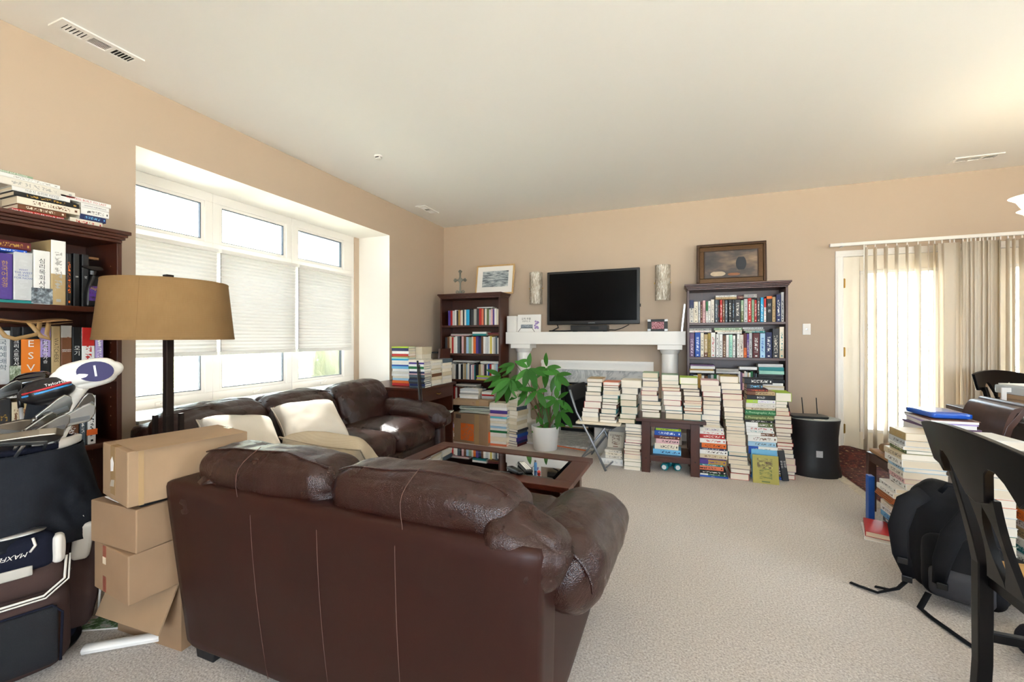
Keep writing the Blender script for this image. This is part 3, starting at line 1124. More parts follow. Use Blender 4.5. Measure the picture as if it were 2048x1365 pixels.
def throw_pillow(label, loc, rot, s, m, seed, fat=.10):
    t = thing('throw_pillow', label, 'cushion', loc, 0, 'throw pillows on the sofas')
    t.rotation_euler = rot
    n = 22

    def side(sg):
        def fn(u, v):
            a, b = 2 * u - 1, 2 * v - 1
            # pulled corners
            k = 1 - .10 * (1 - a * a) * abs(b) ** 3
            k2 = 1 - .10 * (1 - b * b) * abs(a) ** 3
            th = (max(0, 1 - a ** 4) * max(0, 1 - b ** 4)) ** .55
            w = .006 * noise.noise(Vector((a * 3 + seed, b * 3, sg)))
            return (a * s / 2 * k2, sg * (fat * th + w * th + .0015), b * s / 2 * k + s / 2)
        return fn
    mb = MB().sheet(side(-1), n, n)
    f0 = mb.f[:]
    mb2 = MB().sheet(side(1), n, n)
    k = len(mb.v)
    mb.v += mb2.v
    mb.f += [tuple(reversed([i + k for i in f])) for f in mb2.f]
    mb.mi += mb2.mi
    w = n + 1
    rim = [i * w for i in range(n + 1)] + [n * w + j for j in range(1, n + 1)] + [i * w + n for i in range(n - 1, -1, -1)] + [j for j in range(n - 1, 0, -1)]
    for a, b in zip(rim, rim[1:] + rim[:1]):
        mb.f.append((b, a, a + k, b + k))
        mb.mi.append(0)
    mb.build('cover', m, t, smooth=True)
    pts = [mb.v[i] for i in rim] + [mb.v[rim[0]]]
    MB().tube(pts, .0035, 5).build('piping', m, t, smooth=True)


# local front looks to -y; turned to look into the room (+x)
throw_pillow('cream square throw pillow lying nearest the corner of the sofa', (-2.10, 2.06, .50), (-.98, 0, PI / 2 - .42), .40, CREAM, 1.0)
throw_pillow('cream square throw pillow half behind the long carton', (-2.10, 1.585, .50), (-.98, .14, PI / 2 - .30), .38, CREAM, 4.0)
throw_pillow('tan throw pillow peeping over the loveseat back', (-1.40, 1.60, .475), (.78, .06, .08), .40, TANCL, 7.0)

# ------------------------------------------------------------------ coffee table
ct = thing('coffee_table', 'dark cherry coffee table with an inset glass top', 'table', (-1.05, 2.40, 0), -.027)
hx, hy, H = .55, .29, .425
top = MB()
bw = .105
for (x0, x1, y0, y1) in ((-hx, hx, -hy, -hy + bw), (-hx, hx, hy - bw, hy), (-hx, -hx + bw, -hy + bw, hy - bw), (hx - bw, hx, -hy + bw, hy - bw)):
    top.box(x0, x1, y0, y1, H - .03, H)
top.build('top_frame', WOODR, ct, bevel=.003)
ix, iy = hx - bw, hy - bw
gm = MB()
e = .02
v = [(-ix, -iy, H - .008), (ix, -iy, H - .008), (ix, iy, H - .008), (-ix, iy, H - .008), (-ix + e, -iy + e, H - .001), (ix - e, -iy + e, H - .001), (ix - e, iy - e, H - .001), (-ix + e, iy - e, H - .001)]
gm.add(v, [(4, 5, 6, 7), (0, 1, 5, 4), (1, 2, 6, 5), (2, 3, 7, 6), (3, 0, 4, 7), (0, 3, 2, 1)])
gm.build('glass_top', TABLEGLASS, ct)
ap = MB()
for (x0, x1, y0, y1) in ((-hx + .06, hx - .06, -hy + .05, -hy + .07), (-hx + .06, hx - .06, hy - .07, hy - .05), (-hx + .06, -hx + .08, -hy + .07, hy - .07), (hx - .08, hx - .06, -hy + .07, hy - .07)):
    ap.box(x0, x1, y0, y1, H - .09, H - .0305)
ap.build('apron', WOODR, ct)
for sx in (-1, 1):
    for sy in (-1, 1):
        MB().box(sx * (hx - .085) - .025, sx * (hx - .085) + .025, sy * (hy - .075) - .025, sy * (hy - .075) + .025, 0, H - .031).build('leg', WOODB, ct, bevel=.003)
MB().box(-hx + .075, hx - .075, -hy + .07, hy - .07, .12, .14).build('lower_shelf', WOODR, ct, bevel=.002)

p = at(1050, 938, Z=H)
t = thing('remote_control', 'black remote control with pale buttons on the coffee table frame', 'remote', (p.x, p.y, H + .0005), 2.2, 'remotes on the coffee table')
MB().box(-.09, .09, -.022, .022, 0, .018).build('body', BLACK, t, bevel=.005)
b = MB()
for i in range(9):
    for j in range(3):
        b.box(-.072 + i * .016, -.061 + i * .016, -.015 + j * .011, -.007 + j * .011, .0182, .0205)
o = b.build('buttons', PAPER, t)
o['kind'] = 'stuff'
p = at(1031, 944, Z=H)
t = thing('remote_control', 'slim plain black remote control on the coffee table glass', 'remote', (p.x, p.y - .01, H + .0005), 2.5, 'remotes on the coffee table')
MB().puff((.13, .042, .022), .01, 6, (0, 0, .003), M=T(0, 0, .011)).build('body', BLACK, t, smooth=True)
MB().lathe([(.008, 0), (.008, .003), (0, .004)], 10, T(.03, 0, .0225)).build('button', BLACKM, t)
p = at(1071, 942, Z=H)
t = thing('lighter', 'blue and red lighter standing on the coffee table', 'lighter', (p.x, p.y, H + .0005))
MB().lathe([(.009, 0), (.009, .045), (.007, .048)], 10, sy=.6).build('body', mat('blue_clear', '#4f7fae', .2), t, smooth='auto')
MB().lathe([(.008, .0485), (.008, .06), (0, .062)], 10, sy=.6).build('cap', CHROME, t, smooth='auto')
p = at(1078, 947, Z=H)
tag(MB().lathe([(.008, 0), (.01, .006), (.006, .014), (0, .015)], 10, T(p.x, p.y, H + .0005)).build('bottle_cap', mat('red_plastic', '#c2301f', .4), smooth='auto'), 'tiny red cap beside the remotes on the coffee table', 'cap')

# ------------------------------------------------------------------ floor lamp
lp = thing('floor_lamp', 'floor lamp with wide linen drum shade and dark bronze pole', 'lamp', (-2.35, 1.335, 0))
BRONZE = mat('dark_bronze', '#2a201b', .4, metal=.6)
MB().box(-.0165, .0165, -.0165, .0165, .03, 1.5).build('pole', BRONZE, lp, bevel=.002)
MB().box(-.15, .15, -.15, .15, .0, .03).build('base_plate', BRONZE, lp, bevel=.004)
for a in (0, 1, 2, 3):
    c, s = math.cos(a * PI / 2 + .95), math.sin(a * PI / 2 + .95)
    MB().box(-.009, .009, -.009, .009, .03, .808, T(c * .05, s * .05, 0)).build('corner_post', BRONZE, lp)
sh = MB()
r0, r1, z0, z1 = .272, .245, 1.178, 1.462
sh.lathe([(r0, z0), (r0 + .003, z0 + .006), (r1 + .003, z1 - .006), (r1, z1), (r1 - .004, z1), (r0 - .004, z0), (r0, z0)], 64)
so = sh.build('shade', LINEN, lp, smooth='auto')
MB().lathe([(r0 + .0035, z0), (r0 + .0045, z0 + .008), (r0 + .0025, z0 + .010)], 64).build('trim_band', LINEN, so)
MB().lathe([(r1 + .0035, z1 - .010), (r1 + .0045, z1 - .003), (r1 + .002, z1 + .001)], 64).build('trim_band', LINEN, so)
a = -PI / 2 + .62
MB().box(-.0012, .0012, -.006, .006, 0, .272, Matrix.Translation((math.cos(a) * (r0 + .002), math.sin(a) * (r0 + .002), z0 + .006)) @ R(a, 'Z') @ R(-.092, 'Y')).build('shade_seam', LINEN, so)
sp = MB()
for k in range(3):
    a = k * 2 * PI / 3 + .4
    sp.tube([(0, 0, 1.45), (math.cos(a) * .24, math.sin(a) * .24, 1.456)], .003, 5)
sp.lathe([(.014, 1.44), (.014, 1.468), (.0, 1.47)], 12)
sp.build('spider', BRONZE, lp)
MB().lathe([(.011, 1.47), (.013, 1.48), (.008, 1.487), (0, 1.49)], 12).build('finial', BRONZE, lp, smooth='auto')

# ------------------------------------------------------------------ cartons by the loveseat


def carton(label, P, th, a, b, h, m, z, flaps=False):
    """P = near corner on plan; a along the face that looks at us, b going away"""
    t = thing('cardboard_box', label, 'box', (P[0], P[1], z), th, 'cardboard boxes stacked beside the loveseat')
    # local: x from -a..0, y 0..b
    wt = .005
    if not flaps:
        MB().box(-a, 0, 0, b, 0, h).build('carton_body', m, t, bevel=.004)
    else:
        bd = MB()
        bd.box(-a, 0, 0, b, 0, wt).box(-a, 0, 0, wt, wt, h).box(-a, 0, b - wt, b, wt, h).box(-a, -a + wt, wt, b - wt, wt, h).box(-wt, 0, wt, b - wt, wt, h)
        bd.build('carton_body', m, t)
    return t


b4 = carton('lowest open carton with its front flap hanging down', (-1.745, 1.035), .045, .37, .20, .262, CARD, 0, True)
MB().box(-.365, -.005, -.0055, .0, -.17, 0, T(0, -.002, .262) @ R(-.42, 'X')).build('flap', CARD2, b4)
MB().box(0.0, .005, .01, .19, -.15, 0, T(.002, 0, .262) @ R(-.14, 'Y')).build('flap', CARD2, b4)
MB().box(-.36, -.01, .02, .18, .21, .25).build('green_lining', mat('dark_green_bag', '#1d5a34', .5), b4)
b3 = carton('second carton from the floor with red tape marks', (-1.752, .872), -.10, .262, .24, .172, CARD, .2645)
for z0, z1 in ((.005, .06), (.125, .17)):
    MB().box(-.19, -.165, -.0006, .0006, z0, z1).build('tape_mark', mat('red_marks', '#8a4a38', .6, vary=.3, vscale=60), b3)
MB().box(-.19, -.165, -.0012, -.0006, .105, .13).build('paper_patch', mat('torn_paper', '#d8c5a8', .8), b3)
b2 = carton('plain carton third from the floor under the long one', (-1.742, .89), .0, .275, .24, .152, CARD, .438)
for zz in (.1515,):
    MB().box(-.27, -.005, .13, .18, zz, zz + .0008).build('tape', TAPE, b2)
tray = thing('document_tray', 'flat black tray lying under the long carton', 'tray', (-1.757, .9, .5915), -.12)
MB().box(-.24, .0, .01, .22, 0, .01).build('tray_board', BLACK, tray, bevel=.002)
MB().box(-.20, -.03, -.02, .20, .0105, .0125).build('sheet', PAPER, tray)
b1 = carton('long carton on top of the stack with shiny packing tape', (-1.745, .866), -.2, .262, .385, .192, CARD2, .605)
ft = MB().box(-.17, -.12, -.0008, 0, .02, .192).build('tape', TAPE, b1)
MB().box(-.17, -.12, 0, .385, .1922, .193).build('tape', TAPE, b1)
MB().box(-.24, .0, .02, .36, .1925, .194, T(.02, 0, 0) @ R(.0, 'Y')).build('top_flap', CARD2, b1)
MB().prism([(-.165, .10), (-.14, .105), (-.135, .135), (-.15, .155), (-.167, .14)], -.0016, -.0009, 'y').build('label_sticker', PAPER, b1)
MB().prism([(-.175, .045), (-.135, .05), (-.13, .075), (-.16, .07)], -.0016, -.0009, 'y').build('label_sticker', mat('clear_sticker', '#cfc2ae', .15), b1)
for x in (.0006, .0006):
    pass
MB().box(0, .0008, .03, .045, 0, .192).build('edge_tape', TAPE, b1)

# ------------------------------------------------------------------ desk in the corner
dk = thing('desk', 'dark cherry writing desk in the corner piled with books', 'desk', (-2.62, 3.775, 0))
# local: x -.44 (wall) .. +.34 (front), y -.36..+.36
MB().box(-.45, .35, -.36, .36, .674, .70).build('desk_top', WOODY, dk, bevel=.004)
for y in (-.34, .318):
    MB().box(-.43, .32, y, y + .022, 0, .6735).build('side_panel', WOOD, dk, bevel=.002)
fr = MB().box(.315, .335, -.312, .312, .555, .672).build('drawer', WOODY, dk, bevel=.003)
MB().tube([(.336, -.035, .617), (.35, -.03, .612), (.352, 0, .606), (.35, .03, .612), (.336, .035, .617)], .004, 6).build('bail_handle', BRASS, fr, smooth=True)
MB().box(-.43, -.41, -.312, .312, .2, .6735).build('back_panel', WOOD, dk)
MB().box(-.40, .31, -.312, .312, .25, .27).build('shelf', WOODY, dk)

# end table with two tiers
et = thing('end_table', 'small dark wooden side table with a lower shelf, books on both', 'table', (-.057, 4.08, 0), .03)
ex, ey, eh = .285, .20, .478
MB().box(-ex, ex, -ey, ey, eh - .028, eh).build('table_top', WOODH, et, bevel=.004)
for sx in (-1, 1):
    for sy in (-1, 1):
        MB().box(sx * .20 - .036, sx * .20 + .036, sy * .155 - .02, sy * .155 + .02, 0, eh - .029).build('leg', WOOD, et, bevel=.002)
MB().box(-.163, .163, -.17, -.15, eh - .075, eh - .0285).build('apron', WOODH, et)
MB().box(-.163, .163, .15, .17, eh - .075, eh - .0285).build('apron', WOODH, et)
MB().box(-.163, .163, -.168, .168, .135, .155).build('lower_shelf', WOODH, et, bevel=.002)
MB().box(-.163, .163, -.16, -.145, .1, .1345).build('stretcher', WOODH, et)
for sx in (-1, 1):
    MB().box(sx * .20 - .005, sx * .20 + .005, -.176, -.1755, .12, .13).build('peg', BLACKM, et)

# two teal dumbbells on the carpet under it
TEAL = mat('teal_vinyl', '#0f7f86', .35)
for k, (px, lab) in enumerate(((1334, 'teal dumbbell under the side table, nearer the folding chair'), (1351, 'teal dumbbell under the side table, nearer the row of bright spines'))):
    q = at(px, 944, Z=0)
    d = thing('dumbbell', lab, 'dumbbell', (q.x, q.y + .10, 0), (-.25, .2)[k], 'dumbbells')
    for s in (-1, 1):
        MB().lathe([(.012, -.03), (.032, -.026), (.036, -.015), (.036, .015), (.032, .026), (.012, .03)], 6, T(0, s * .07, .036) @ R(PI / 2, 'X')).build('weight_head', TEAL, d, bevel=.004, smooth=False)
    MB().lathe([(.013, -.05), (.016, 0), (.013, .05)], 12, T(0, 0, .036) @ R(PI / 2, 'X')).build('grip', TEAL, d, smooth='auto')
    MB().lathe([(.02, 0), (.02, .001), (0, .001)], 14, T(0, -.1005, .036) @ R(PI / 2, 'X')).build('end_label', PAPER, d)

# ------------------------------------------------------------------ folding chair with cream cushion
fc = thing('folding_chair', 'black and grey metal folding chair piled with books', 'chair', (-.60, 4.02, 0), -.16)
z = .40
a0, a1 = at(1222, 945, Z=0), at(1068 + 75, 784, Y=3.80)
for k, (y0) in enumerate((-.20, .20)):
    # long tube: foot at front right up to the back top at the left
    MB().tube([(.055, y0 - .03, .005), (-.10, y0 - .01, .28), (-.235, y0, .50), (-.30, y0, .70)], .011, 10).build('back_tube', GREYTUBE, fc, smooth=True)
    MB().tube([(-.24, y0 + .02, .005), (-.10, y0 + .015, .2), (.04, y0 + .01, .385)], .010, 10).build('leg_tube', GREYTUBE, fc, smooth=True)
    MB().lathe([(.014, -.004), (.014, .004)], 10, T(-.105, y0 - .012, .245) @ R(PI / 2, 'X')).build('pivot', CHROME, fc)
MB().puff((.022, .42, .15), .01, 8, (.004, 0, 0), M=T(-.295, 0, .665) @ R(-.28, 'Y')).build('backrest', BLACKM, fc, smooth=True)
MB().puff((.36, .40, .022), .01, 8, (0, 0, .002), M=T(-.07, 0, .382)).build('seat', BLACKM, fc, smooth=True)
MB().tube([(-.23, -.2, .04), (-.23, .2, .04)], .007, 8).build('crossbar', GREYTUBE, fc)
MB().tube([(.05, -.2, .03), (.05, .2, .03)], .007, 8).build('crossbar', GREYTUBE, fc)


def cush(q):
    d = max(0, q.x - .08)
    return Vector((q.x, q.y, q.z - .5 * d * d / .1 * (1 if q.y < 0 else .2)))


t = thing('seat_pad', 'cream fleece seat pad on the folding chair under the books', 'cushion', (-.665, 4.02, .394))
MB().puff((.40, .41, .024), .012, 14, (0, 0, .0), .003, 14, None, T(0, 0, .0135)).build('pad', m_weave('fleece', '#cfc0a6', '#e2d6c0', 200, bump=.5), t, smooth=True)

# black bin turned upside down with a router on it
bn = thing('waste_bin', 'black oval waste bin standing upside down by the door', 'bin', (1.118, 4.40, 0))
MB().lathe([(.183, 0), (.186, .012), (.172, .10), (.163, .22), (.163, .33), (.172, .44), (.178, .475), (.178, .482)], 40, sx=1.08, sy=.84).build('bin_body', mat('bin_black', '#141416', .45, bump=.1, bscale=90), bn, smooth='auto')
MB().lathe([(.176, .4805), (.178, .486), (.172, .489), (0, .489)], 40, sx=1.08, sy=.84).build('bin_bottom', mat('grey_plastic', '#8d918c', .5), bn, smooth='auto')
lb = MB().sheet(lambda u, v: (.183 * 1.0 * math.cos(-1.62 + .26 * (u - .2)) * 1.0, .170 * .84 * math.sin(-1.62 + .26 * (u - .2)) - .002, .175 + .055 * v), 6, 2, .0008)
lo = lb.build('label_sticker', mat('bin_label', '#b9b9bd', .4, vary=.2, vscale=120), bn)
t = thing('router', 'black router with three upright antennas on the waste bin', 'router', (1.07, 4.38, .4895), .12)
ro = MB()
ro.prism([(-.14, -.07), (.13, -.075), (.15, .0), (.12, .085), (-.12, .085), (-.15, .0)], .004, .022, 'z')
ro.build('router_body', BLACK, t, bevel=.006)
for x, ln, tilt in ((-.115, .145, -.18), (-.01, .145, -.08), (.10, .145, -.06)):
    MB().tube([(x, .07, .02), (x + tilt * ln * .5, .07, .02 + ln * .5), (x + tilt * ln, .07, .02 + ln)], [.005, .0045, .004], 6).build('antenna', BLACK, t)
tag(MB().box(-.04, .04, -.012, .012, 0, .001, T(1.13, 4.285, .4895)).build('paper_slip', PAPER), 'tiny white slip on the waste bin in front of the router', 'paper')

# rug by the door
t = thing('rug', 'dark red patterned rug with cream fringe before the glass door', 'rug', (2.05, 4.22, 0), .06)
RUGM = m_rug()


def rugf(u, v):
    x, y = -.72 + 1.0 * u, -.52 + 1.39 * v
    z = .012
    d = max(0, (y - .48)) * max(0, 1 - abs(x + .45) / .5)
    return (x, y, z + .30 * d)


MB().sheet(rugf, 20, 24, .010).build('pile', RUGM, t, smooth=True)
fr = MB()
random.seed(3)
for i in range(90):
    y = -.51 + 1.37 * i / 89
    b_ = rugf(0, (y + .52) / 1.39)
    fr.tube([(b_[0] + .005, y, b_[2] - .002), (b_[0] - .03, y + random.uniform(-.01, .01), max(.004, b_[2] - .008)), (b_[0] - .055 - random.uniform(0, .015), y + random.uniform(-.02, .02), .004)], .0035, 4)
o = fr.build('fringe', mat('fringe_cream', '#d9cfbc', .9), t)
o['kind'] = 'stuff'
# ------------------------------------------------------------------ books
PAL = dict(cream='#e4dac6', white='#e9e7e2', offwhite='#dcd6ca', grey='#a5a29c', silver='#c3c5c6', charcoal='#333336', black='#161618', red='#b3231f', maroon='#5a1c20', brown='#6e4429', tan='#b39a6e', gold='#b08a3e', mustard='#9c8433',
           orange='#dc6a22', salmon='#e07a55', pink='#d9aeb0', purple='#4f3a86', plum='#6d5273', lilac='#a592c4', navy='#1d2754', blue='#1d4fa6', cobalt='#1d54c0', skyblue='#6fb4dc', cyan='#1f9fd0', teal='#1d7f82', mint='#9fcfbb', green='#1e6b3a',
           olive='#5c6a3a', lime='#a9c83c', sage='#8fa98a', slate='#4d5a63', beige='#cdbd9f', yellow='#d9c35a', lightblue='#9fc4dd', aqua='#57b3c4')
INKS = dict(black='#e8e4da', charcoal='#d9d5cc', navy='#e6e3da', purple='#e6dcc0', maroon='#d8c8a0', brown='#e8dcc0', red='#f4e8e0', blue='#e8eef6', cobalt='#f0f2f6', green='#d8e2c0', olive='#d2d8a8', slate='#d5dade', teal='#dff0ee', plum='#e0d2de', orange='#2b2320', cyan='#f0f6f8')
ORD = 'lowest second third fourth fifth sixth seventh eighth ninth tenth eleventh twelfth thirteenth fourteenth fifteenth sixteenth seventeenth eighteenth nineteenth twentieth twenty-first twenty-second twenty-third twenty-fourth twenty-fifth twenty-sixth twenty-seventh twenty-eighth twenty-ninth thirtieth'.split()
rb = random.Random(11)
BOOKS = []


def book_geo(Ls, W, Th, upright, ct=.0022):
    """spine at local -y, fore-edge at +y; flat books lie with the spine along x, upright ones stand with it along z; base at z=0"""
    prof = [(0, 0), (W, 0), (W, ct), (ct * 1.5, ct), (ct * 1.5, Th - ct), (W, Th - ct), (W, Th), (0, Th)]
    rd = min(.004, Th * .22)
    prof = [(rd * .4, 0)] + prof[1:7] + [(rd * .4, Th), (0, Th - rd), (0, rd)]
    n = len(prof)
    h = Ls / 2
    v = [(-h, a - W / 2, b) for a, b in prof] + [(h, a - W / 2, b) for a, b in prof]
    f = [tuple(range(n))[::-1], tuple(range(n, 2 * n))] + [(i, (i + 1) % n, (i + 1) % n + n, i + n) for i in range(n)]
    f = [tuple(reversed(q)) for q in f]
    i = .0028
    px0, px1, py0, py1, pz0, pz1 = -h + i, h - i, -W / 2 + ct * 1.5, W / 2 - i, ct, Th - ct
    pv = [(px0, py0, pz0), (px1, py0, pz0), (px1, py1, pz0), (px0, py1, pz0), (px0, py0, pz1), (px1, py0, pz1), (px1, py1, pz1), (px0, py1, pz1)]
    pf = [(0, 3, 2, 1), (4, 5, 6, 7), (0, 1, 5, 4), (1, 2, 6, 5), (2, 3, 7, 6), (3, 0, 4, 7)]
    sp = [len(f) - 2, len(f) - 3, len(f) - 1]             # spine faces
    if upright:
        v = [(c - Th / 2, b, h - a) for a, b, c in v]
        pv = [(c - Th / 2, b, h - a) for a, b, c in pv]
    return v, f, sp, pv, pf


def book(label, Ls, W, Th, loc, yaw=0.0, upright=False, lean=0.0, col='cream', ink=None, band=None, bu=0.0, group=None, title=None, tsize=None, tilt=0.0):
    v, f, sp, pv, pf = book_geo(Ls, W, Th, upright)
    me = bpy.data.meshes.new('book')
    me.from_pydata(v, [], f)
    me.materials.append(COVER)
    me.materials.append(SPINE)
    uv = me.uv_layers.new(name='UVMap')
    h = Ls / 2
    for k in sp:
        p = me.polygons[k]
        p.material_index = 1
        for li in p.loop_indices:
            c = me.vertices[me.loops[li].vertex_index].co
            if upright:
                uv.data[li].uv = ((Ls - c.z) / Ls, (c.x + Th / 2) / Th)
            else:
                uv.data[li].uv = ((c.x + h) / Ls, c.z / Th)
    me.update()
    o = bpy.data.objects.new('book', me)
    COL.objects.link(o)
    hexv = PAL.get(col, col)
    o.color = lin(hexv)
    ik = ink or INKS.get(col, '#3a3632')
    o['ink'] = lin(PAL.get(ik, ik))[:3]
    if band:
        o['band'] = lin(PAL.get(band, band))[:3]
        o['bu'] = float(bu)
    o.matrix_world = Matrix.Translation(loc) @ R(yaw, 'Z') @ R(lean, 'Y') @ R(tilt, 'X')
    tag(o, label, 'book', group)
    pm = bpy.data.meshes.new('pages')
    pm.from_pydata(pv, [], pf)
    pm.materials.append(PAGES)
    po = bpy.data.objects.new('pages', pm)
    COL.objects.link(po)
    po.parent = o
    if title:
        o['ink'] = o.color[:3]
        s, tc = title if isinstance(title, tuple) else (title, ik)
        size = tsize or Th * .62
        if upright and '\n' in s:
            M = T(0, -W / 2 - .0008, Ls * .54) @ R(PI / 2, 'X')
        elif upright:
            M = T(0, -W / 2 - .0008, Ls * .56) @ R(PI / 2, 'X') @ R(-PI / 2, 'Z')
        else:
            M = T(0, -W / 2 - .0008, Th / 2) @ R(PI / 2, 'X')
        lettering(s, size, mat('ink_' + str(tc), PAL.get(tc, tc), .5), o, M, 'spine_title')
    BOOKS.append(o)
    return o


def jig(a):
    return rb.uniform(-a, a)


def stack(items, Y, z0, where, group, mode='edge', depth=.205, yaw=0.0, jit=.035, first=0):
    """items from the bottom up: (x left, x right, y of the top edge) in photograph pixels, then colour, ink, band, width of band, title"""
    z = z0
    n = len(items)
    for i, it in enumerate(items):
        xl, xr, yt = it[:3]
        col = it[3] if len(it) > 3 else None
        xm = (xl + xr) / 2
        zt = at(xm, yt, Y=Y).z
        th = max(.006, zt - z - .0007)
        x0, x1 = at(xl, yt, Y=Y).x, at(xr, yt, Y=Y).x
        w = x1 - x0
        dd = depth + jig(.018)
        k = ORD[i + first]
        pos = 'lowest' if i + first == 0 else ('topmost' if i == n - 1 else k + ' from bottom')
        if mode == 'edge':
            c = col or rb.choice(['charcoal', 'brown', 'navy', 'white', 'maroon', 'slate', 'cream', 'olive', 'offwhite', 'grey', 'red', 'teal'])
            lab = 'book with %s page ends, %s in %s' % ('pale' if th > .03 else 'thin pale', pos, where)
            book(lab, dd, w * .985, th, ((x0 + x1) / 2, Y + dd / 2 + jig(.006), z), yaw + (PI / 2 if rb.random() < .6 else -PI / 2) + jig(jit), col=c, group=group)
        else:
            c = col or 'cream'
            ink, band, bu, title = (list(it[4:]) + [None] * 4)[:4]
            lab = '%s spined book, %s in %s' % (c, pos, where)
            book(lab, w * .99, dd * .75, th, ((x0 + x1) / 2, Y + dd * .375 + jig(.006), z), yaw + jig(jit * .5), col=c, ink=ink, band=band, bu=bu or 0, group=group, title=title)
        z = z + th + .0007
    return z


def row(items, Y, zb, where, group, start='the fireplace side', depth=.15):
    """upright books: (x left, x right, y top, colour, ink, band, bu, title)"""
    n = len(items)
    xm_prev = None
    for i, it in enumerate(items):
        xl, xr, yt, c = it[:4]
        ink, band, bu, title = (list(it[4:]) + [None] * 4)[:4]
        x0, x1 = at(xl, 650, Y=Y).x, at(xr, 650, Y=Y).x
        if xm_prev is not None:
            x0 = max(x0, xm_prev + .0006)
        xm_prev = x1
        h = at((xl + xr) / 2, yt, Y=Y).z - zb
        pos = 'first' if i == 0 else ('last' if i == n - 1 else ORD[i])
        lab = '%s upright book, %s from %s, %s' % (c, pos, start, where)
        if pos == 'last':
            lab = '%s upright book at the end away from %s, %s' % (c, start, where)
        book(lab, h - .0015, depth + jig(.012), x1 - x0 - .0008, ((x0 + x1) / 2, Y + depth / 2 + rb.uniform(0, .012), zb + .0006), 0, True, 0, c, ink, band, bu or 0, group, title)


def crop(ox, oy, s):
    return lambda lst: [tuple([ox + a[0] / s, ox + a[1] / s, oy + a[2] / s] + list(a[3:])) for a in lst]


# --- stacks on the folding chair and beside it
c5 = crop(1150, 720, 5.459)
pad_top = .394 + .0262
G = 'books piled on the folding chair'
stack(c5([(78, 256, 620), (75, 250, 572), (82, 262, 527), (95, 280, 455), (108, 292, 390), (116, 290, 350), (128, 292, 292), (132, 298, 246), (127, 298, 207, 'tan')]), 3.86, pad_top, 'chair stack nearest the plant', G)
stack(c5([(268, 450, 660), (262, 436, 620), (268, 455, 590), (282, 452, 537), (296, 462, 490), (300, 470, 466), (300, 474, 426), (298, 474, 386), (304, 490, 336), (304, 480, 303), (306, 480, 281), (306, 482, 244, 'salmon')]), 3.87, pad_top, 'chair stack farther from the plant', G)
G = 'tall pale stack between chair and side table'
z = stack(c5([(530, 712, 1165), (532, 722, 1112), (530, 720, 1086), (530, 716, 1036), (536, 716, 1001), (534, 716, 970), (540, 722, 936), (536, 722, 910), (548, 730, 880), (550, 732, 842), (552, 734, 812), (552, 730, 782), (548, 736, 746), (552, 732, 701)]), 3.92, 0, 'floor stack by side table', G)
stack(c5([(474, 660, 646), (484, 664, 592), (506, 684, 512), (492, 672, 442), (492, 674, 376), (512, 692, 306), (498, 724, 226)]), 3.92, z, 'pale floor stack, chair level', G, first=14)

# --- stacks on the side table
G = 'books piled on the side table'
tt = .4785
stack(c5([(732, 932, 572), (728, 925, 546), (724, 945, 497), (724, 940, 452), (722, 908, 388), (720, 895, 338), (728, 905, 300), (734, 916, 232), (738, 916, 198), (736, 910, 142, 'sage')]), 3.93, tt, 'side table stack nearest the chair', G, depth=.19)
stack(c5([(984, 1176, 586), (984, 1172, 556), (976, 1172, 502), (968, 1164, 442), (962, 1160, 392), (958, 1160, 342), (950, 1150, 306), (946, 1150, 272), (942, 1130, 228), (940, 1128, 164, 'sage')]), 3.93, tt, 'middle side table stack', G, depth=.19)
stack(c5([(1182, 1384, 592), (1190, 1388, 562), (1184, 1384, 532, 'orange'), (1190, 1380, 506), (1182, 1382, 476), (1190, 1386, 452, 'orange'), (1190, 1386, 397), (1180, 1362, 352), (1178, 1362, 322), (1150, 1346, 268), (1142, 1342, 194, 'lime')]), 3.93, tt, 'side table stack nearest the bookcase', G, depth=.19)
# under it, spines towards us
G = 'books on the lower shelf of the side table'
stack(c5([(850, 1160, 984, 'skyblue', 'navy'), (868, 1130, 918, 'cream', 'black'), (880, 1136, 868, 'pink', 'black'), (860, 1150, 832, 'maroon'), (866, 1160, 778, 'blue'), (880, 1160, 752, 'lime', 'black'), (872, 1130, 712, 'purple')]), 3.955, .156, 'lower tier of side table', G, 'spine', .2)

# --- stacks against the bookcase
c6 = crop(1370, 710, 5.0545)
G = 'bright spined books stacked on the carpet'
z = stack(c6([(128, 436, 1226, 'blue', None, None, 0, ('FOCUS', 'white')), (150, 420, 1206, 'green', 'white', 'white', .3), (118, 420, 1172, 'black'), (112, 390, 1128, 'salmon', 'black', 'charcoal', 0), (120, 385, 1108, 'teal'), (135, 415, 1066, 'gold', 'purple', 'purple', .35), (150, 410, 1050, 'purple', 'gold'),
                  (132, 428, 1008, 'beige', 'brown'), (130, 430, 964, 'white'), (124, 420, 944, 'navy'), (130, 416, 896, 'orange', 'black', 'charcoal', .12), (145, 412, 850, 'white', 'red'), (112, 402, 806, 'red'), (130, 392, 776, 'white', 'red'), (140, 388, 738, 'offwhite', 'purple')]), 3.955, 0, 'bright spined stack by table leg', G, 'spine', .2, .03)
stack(c6([(182, 360, 707), (178, 358, 690), (176, 356, 664), (170, 358, 612), (186, 364, 556), (186, 366, 510), (182, 362, 466), (180, 366, 426), (178, 364, 376), (166, 366, 312), (158, 345, 258, 'pink')]), 3.965, z, 'bright spined stack by table leg', 'pale books on the bright spined stack', depth=.19, first=15)
G = 'tall pale stack in front of the bookcase'
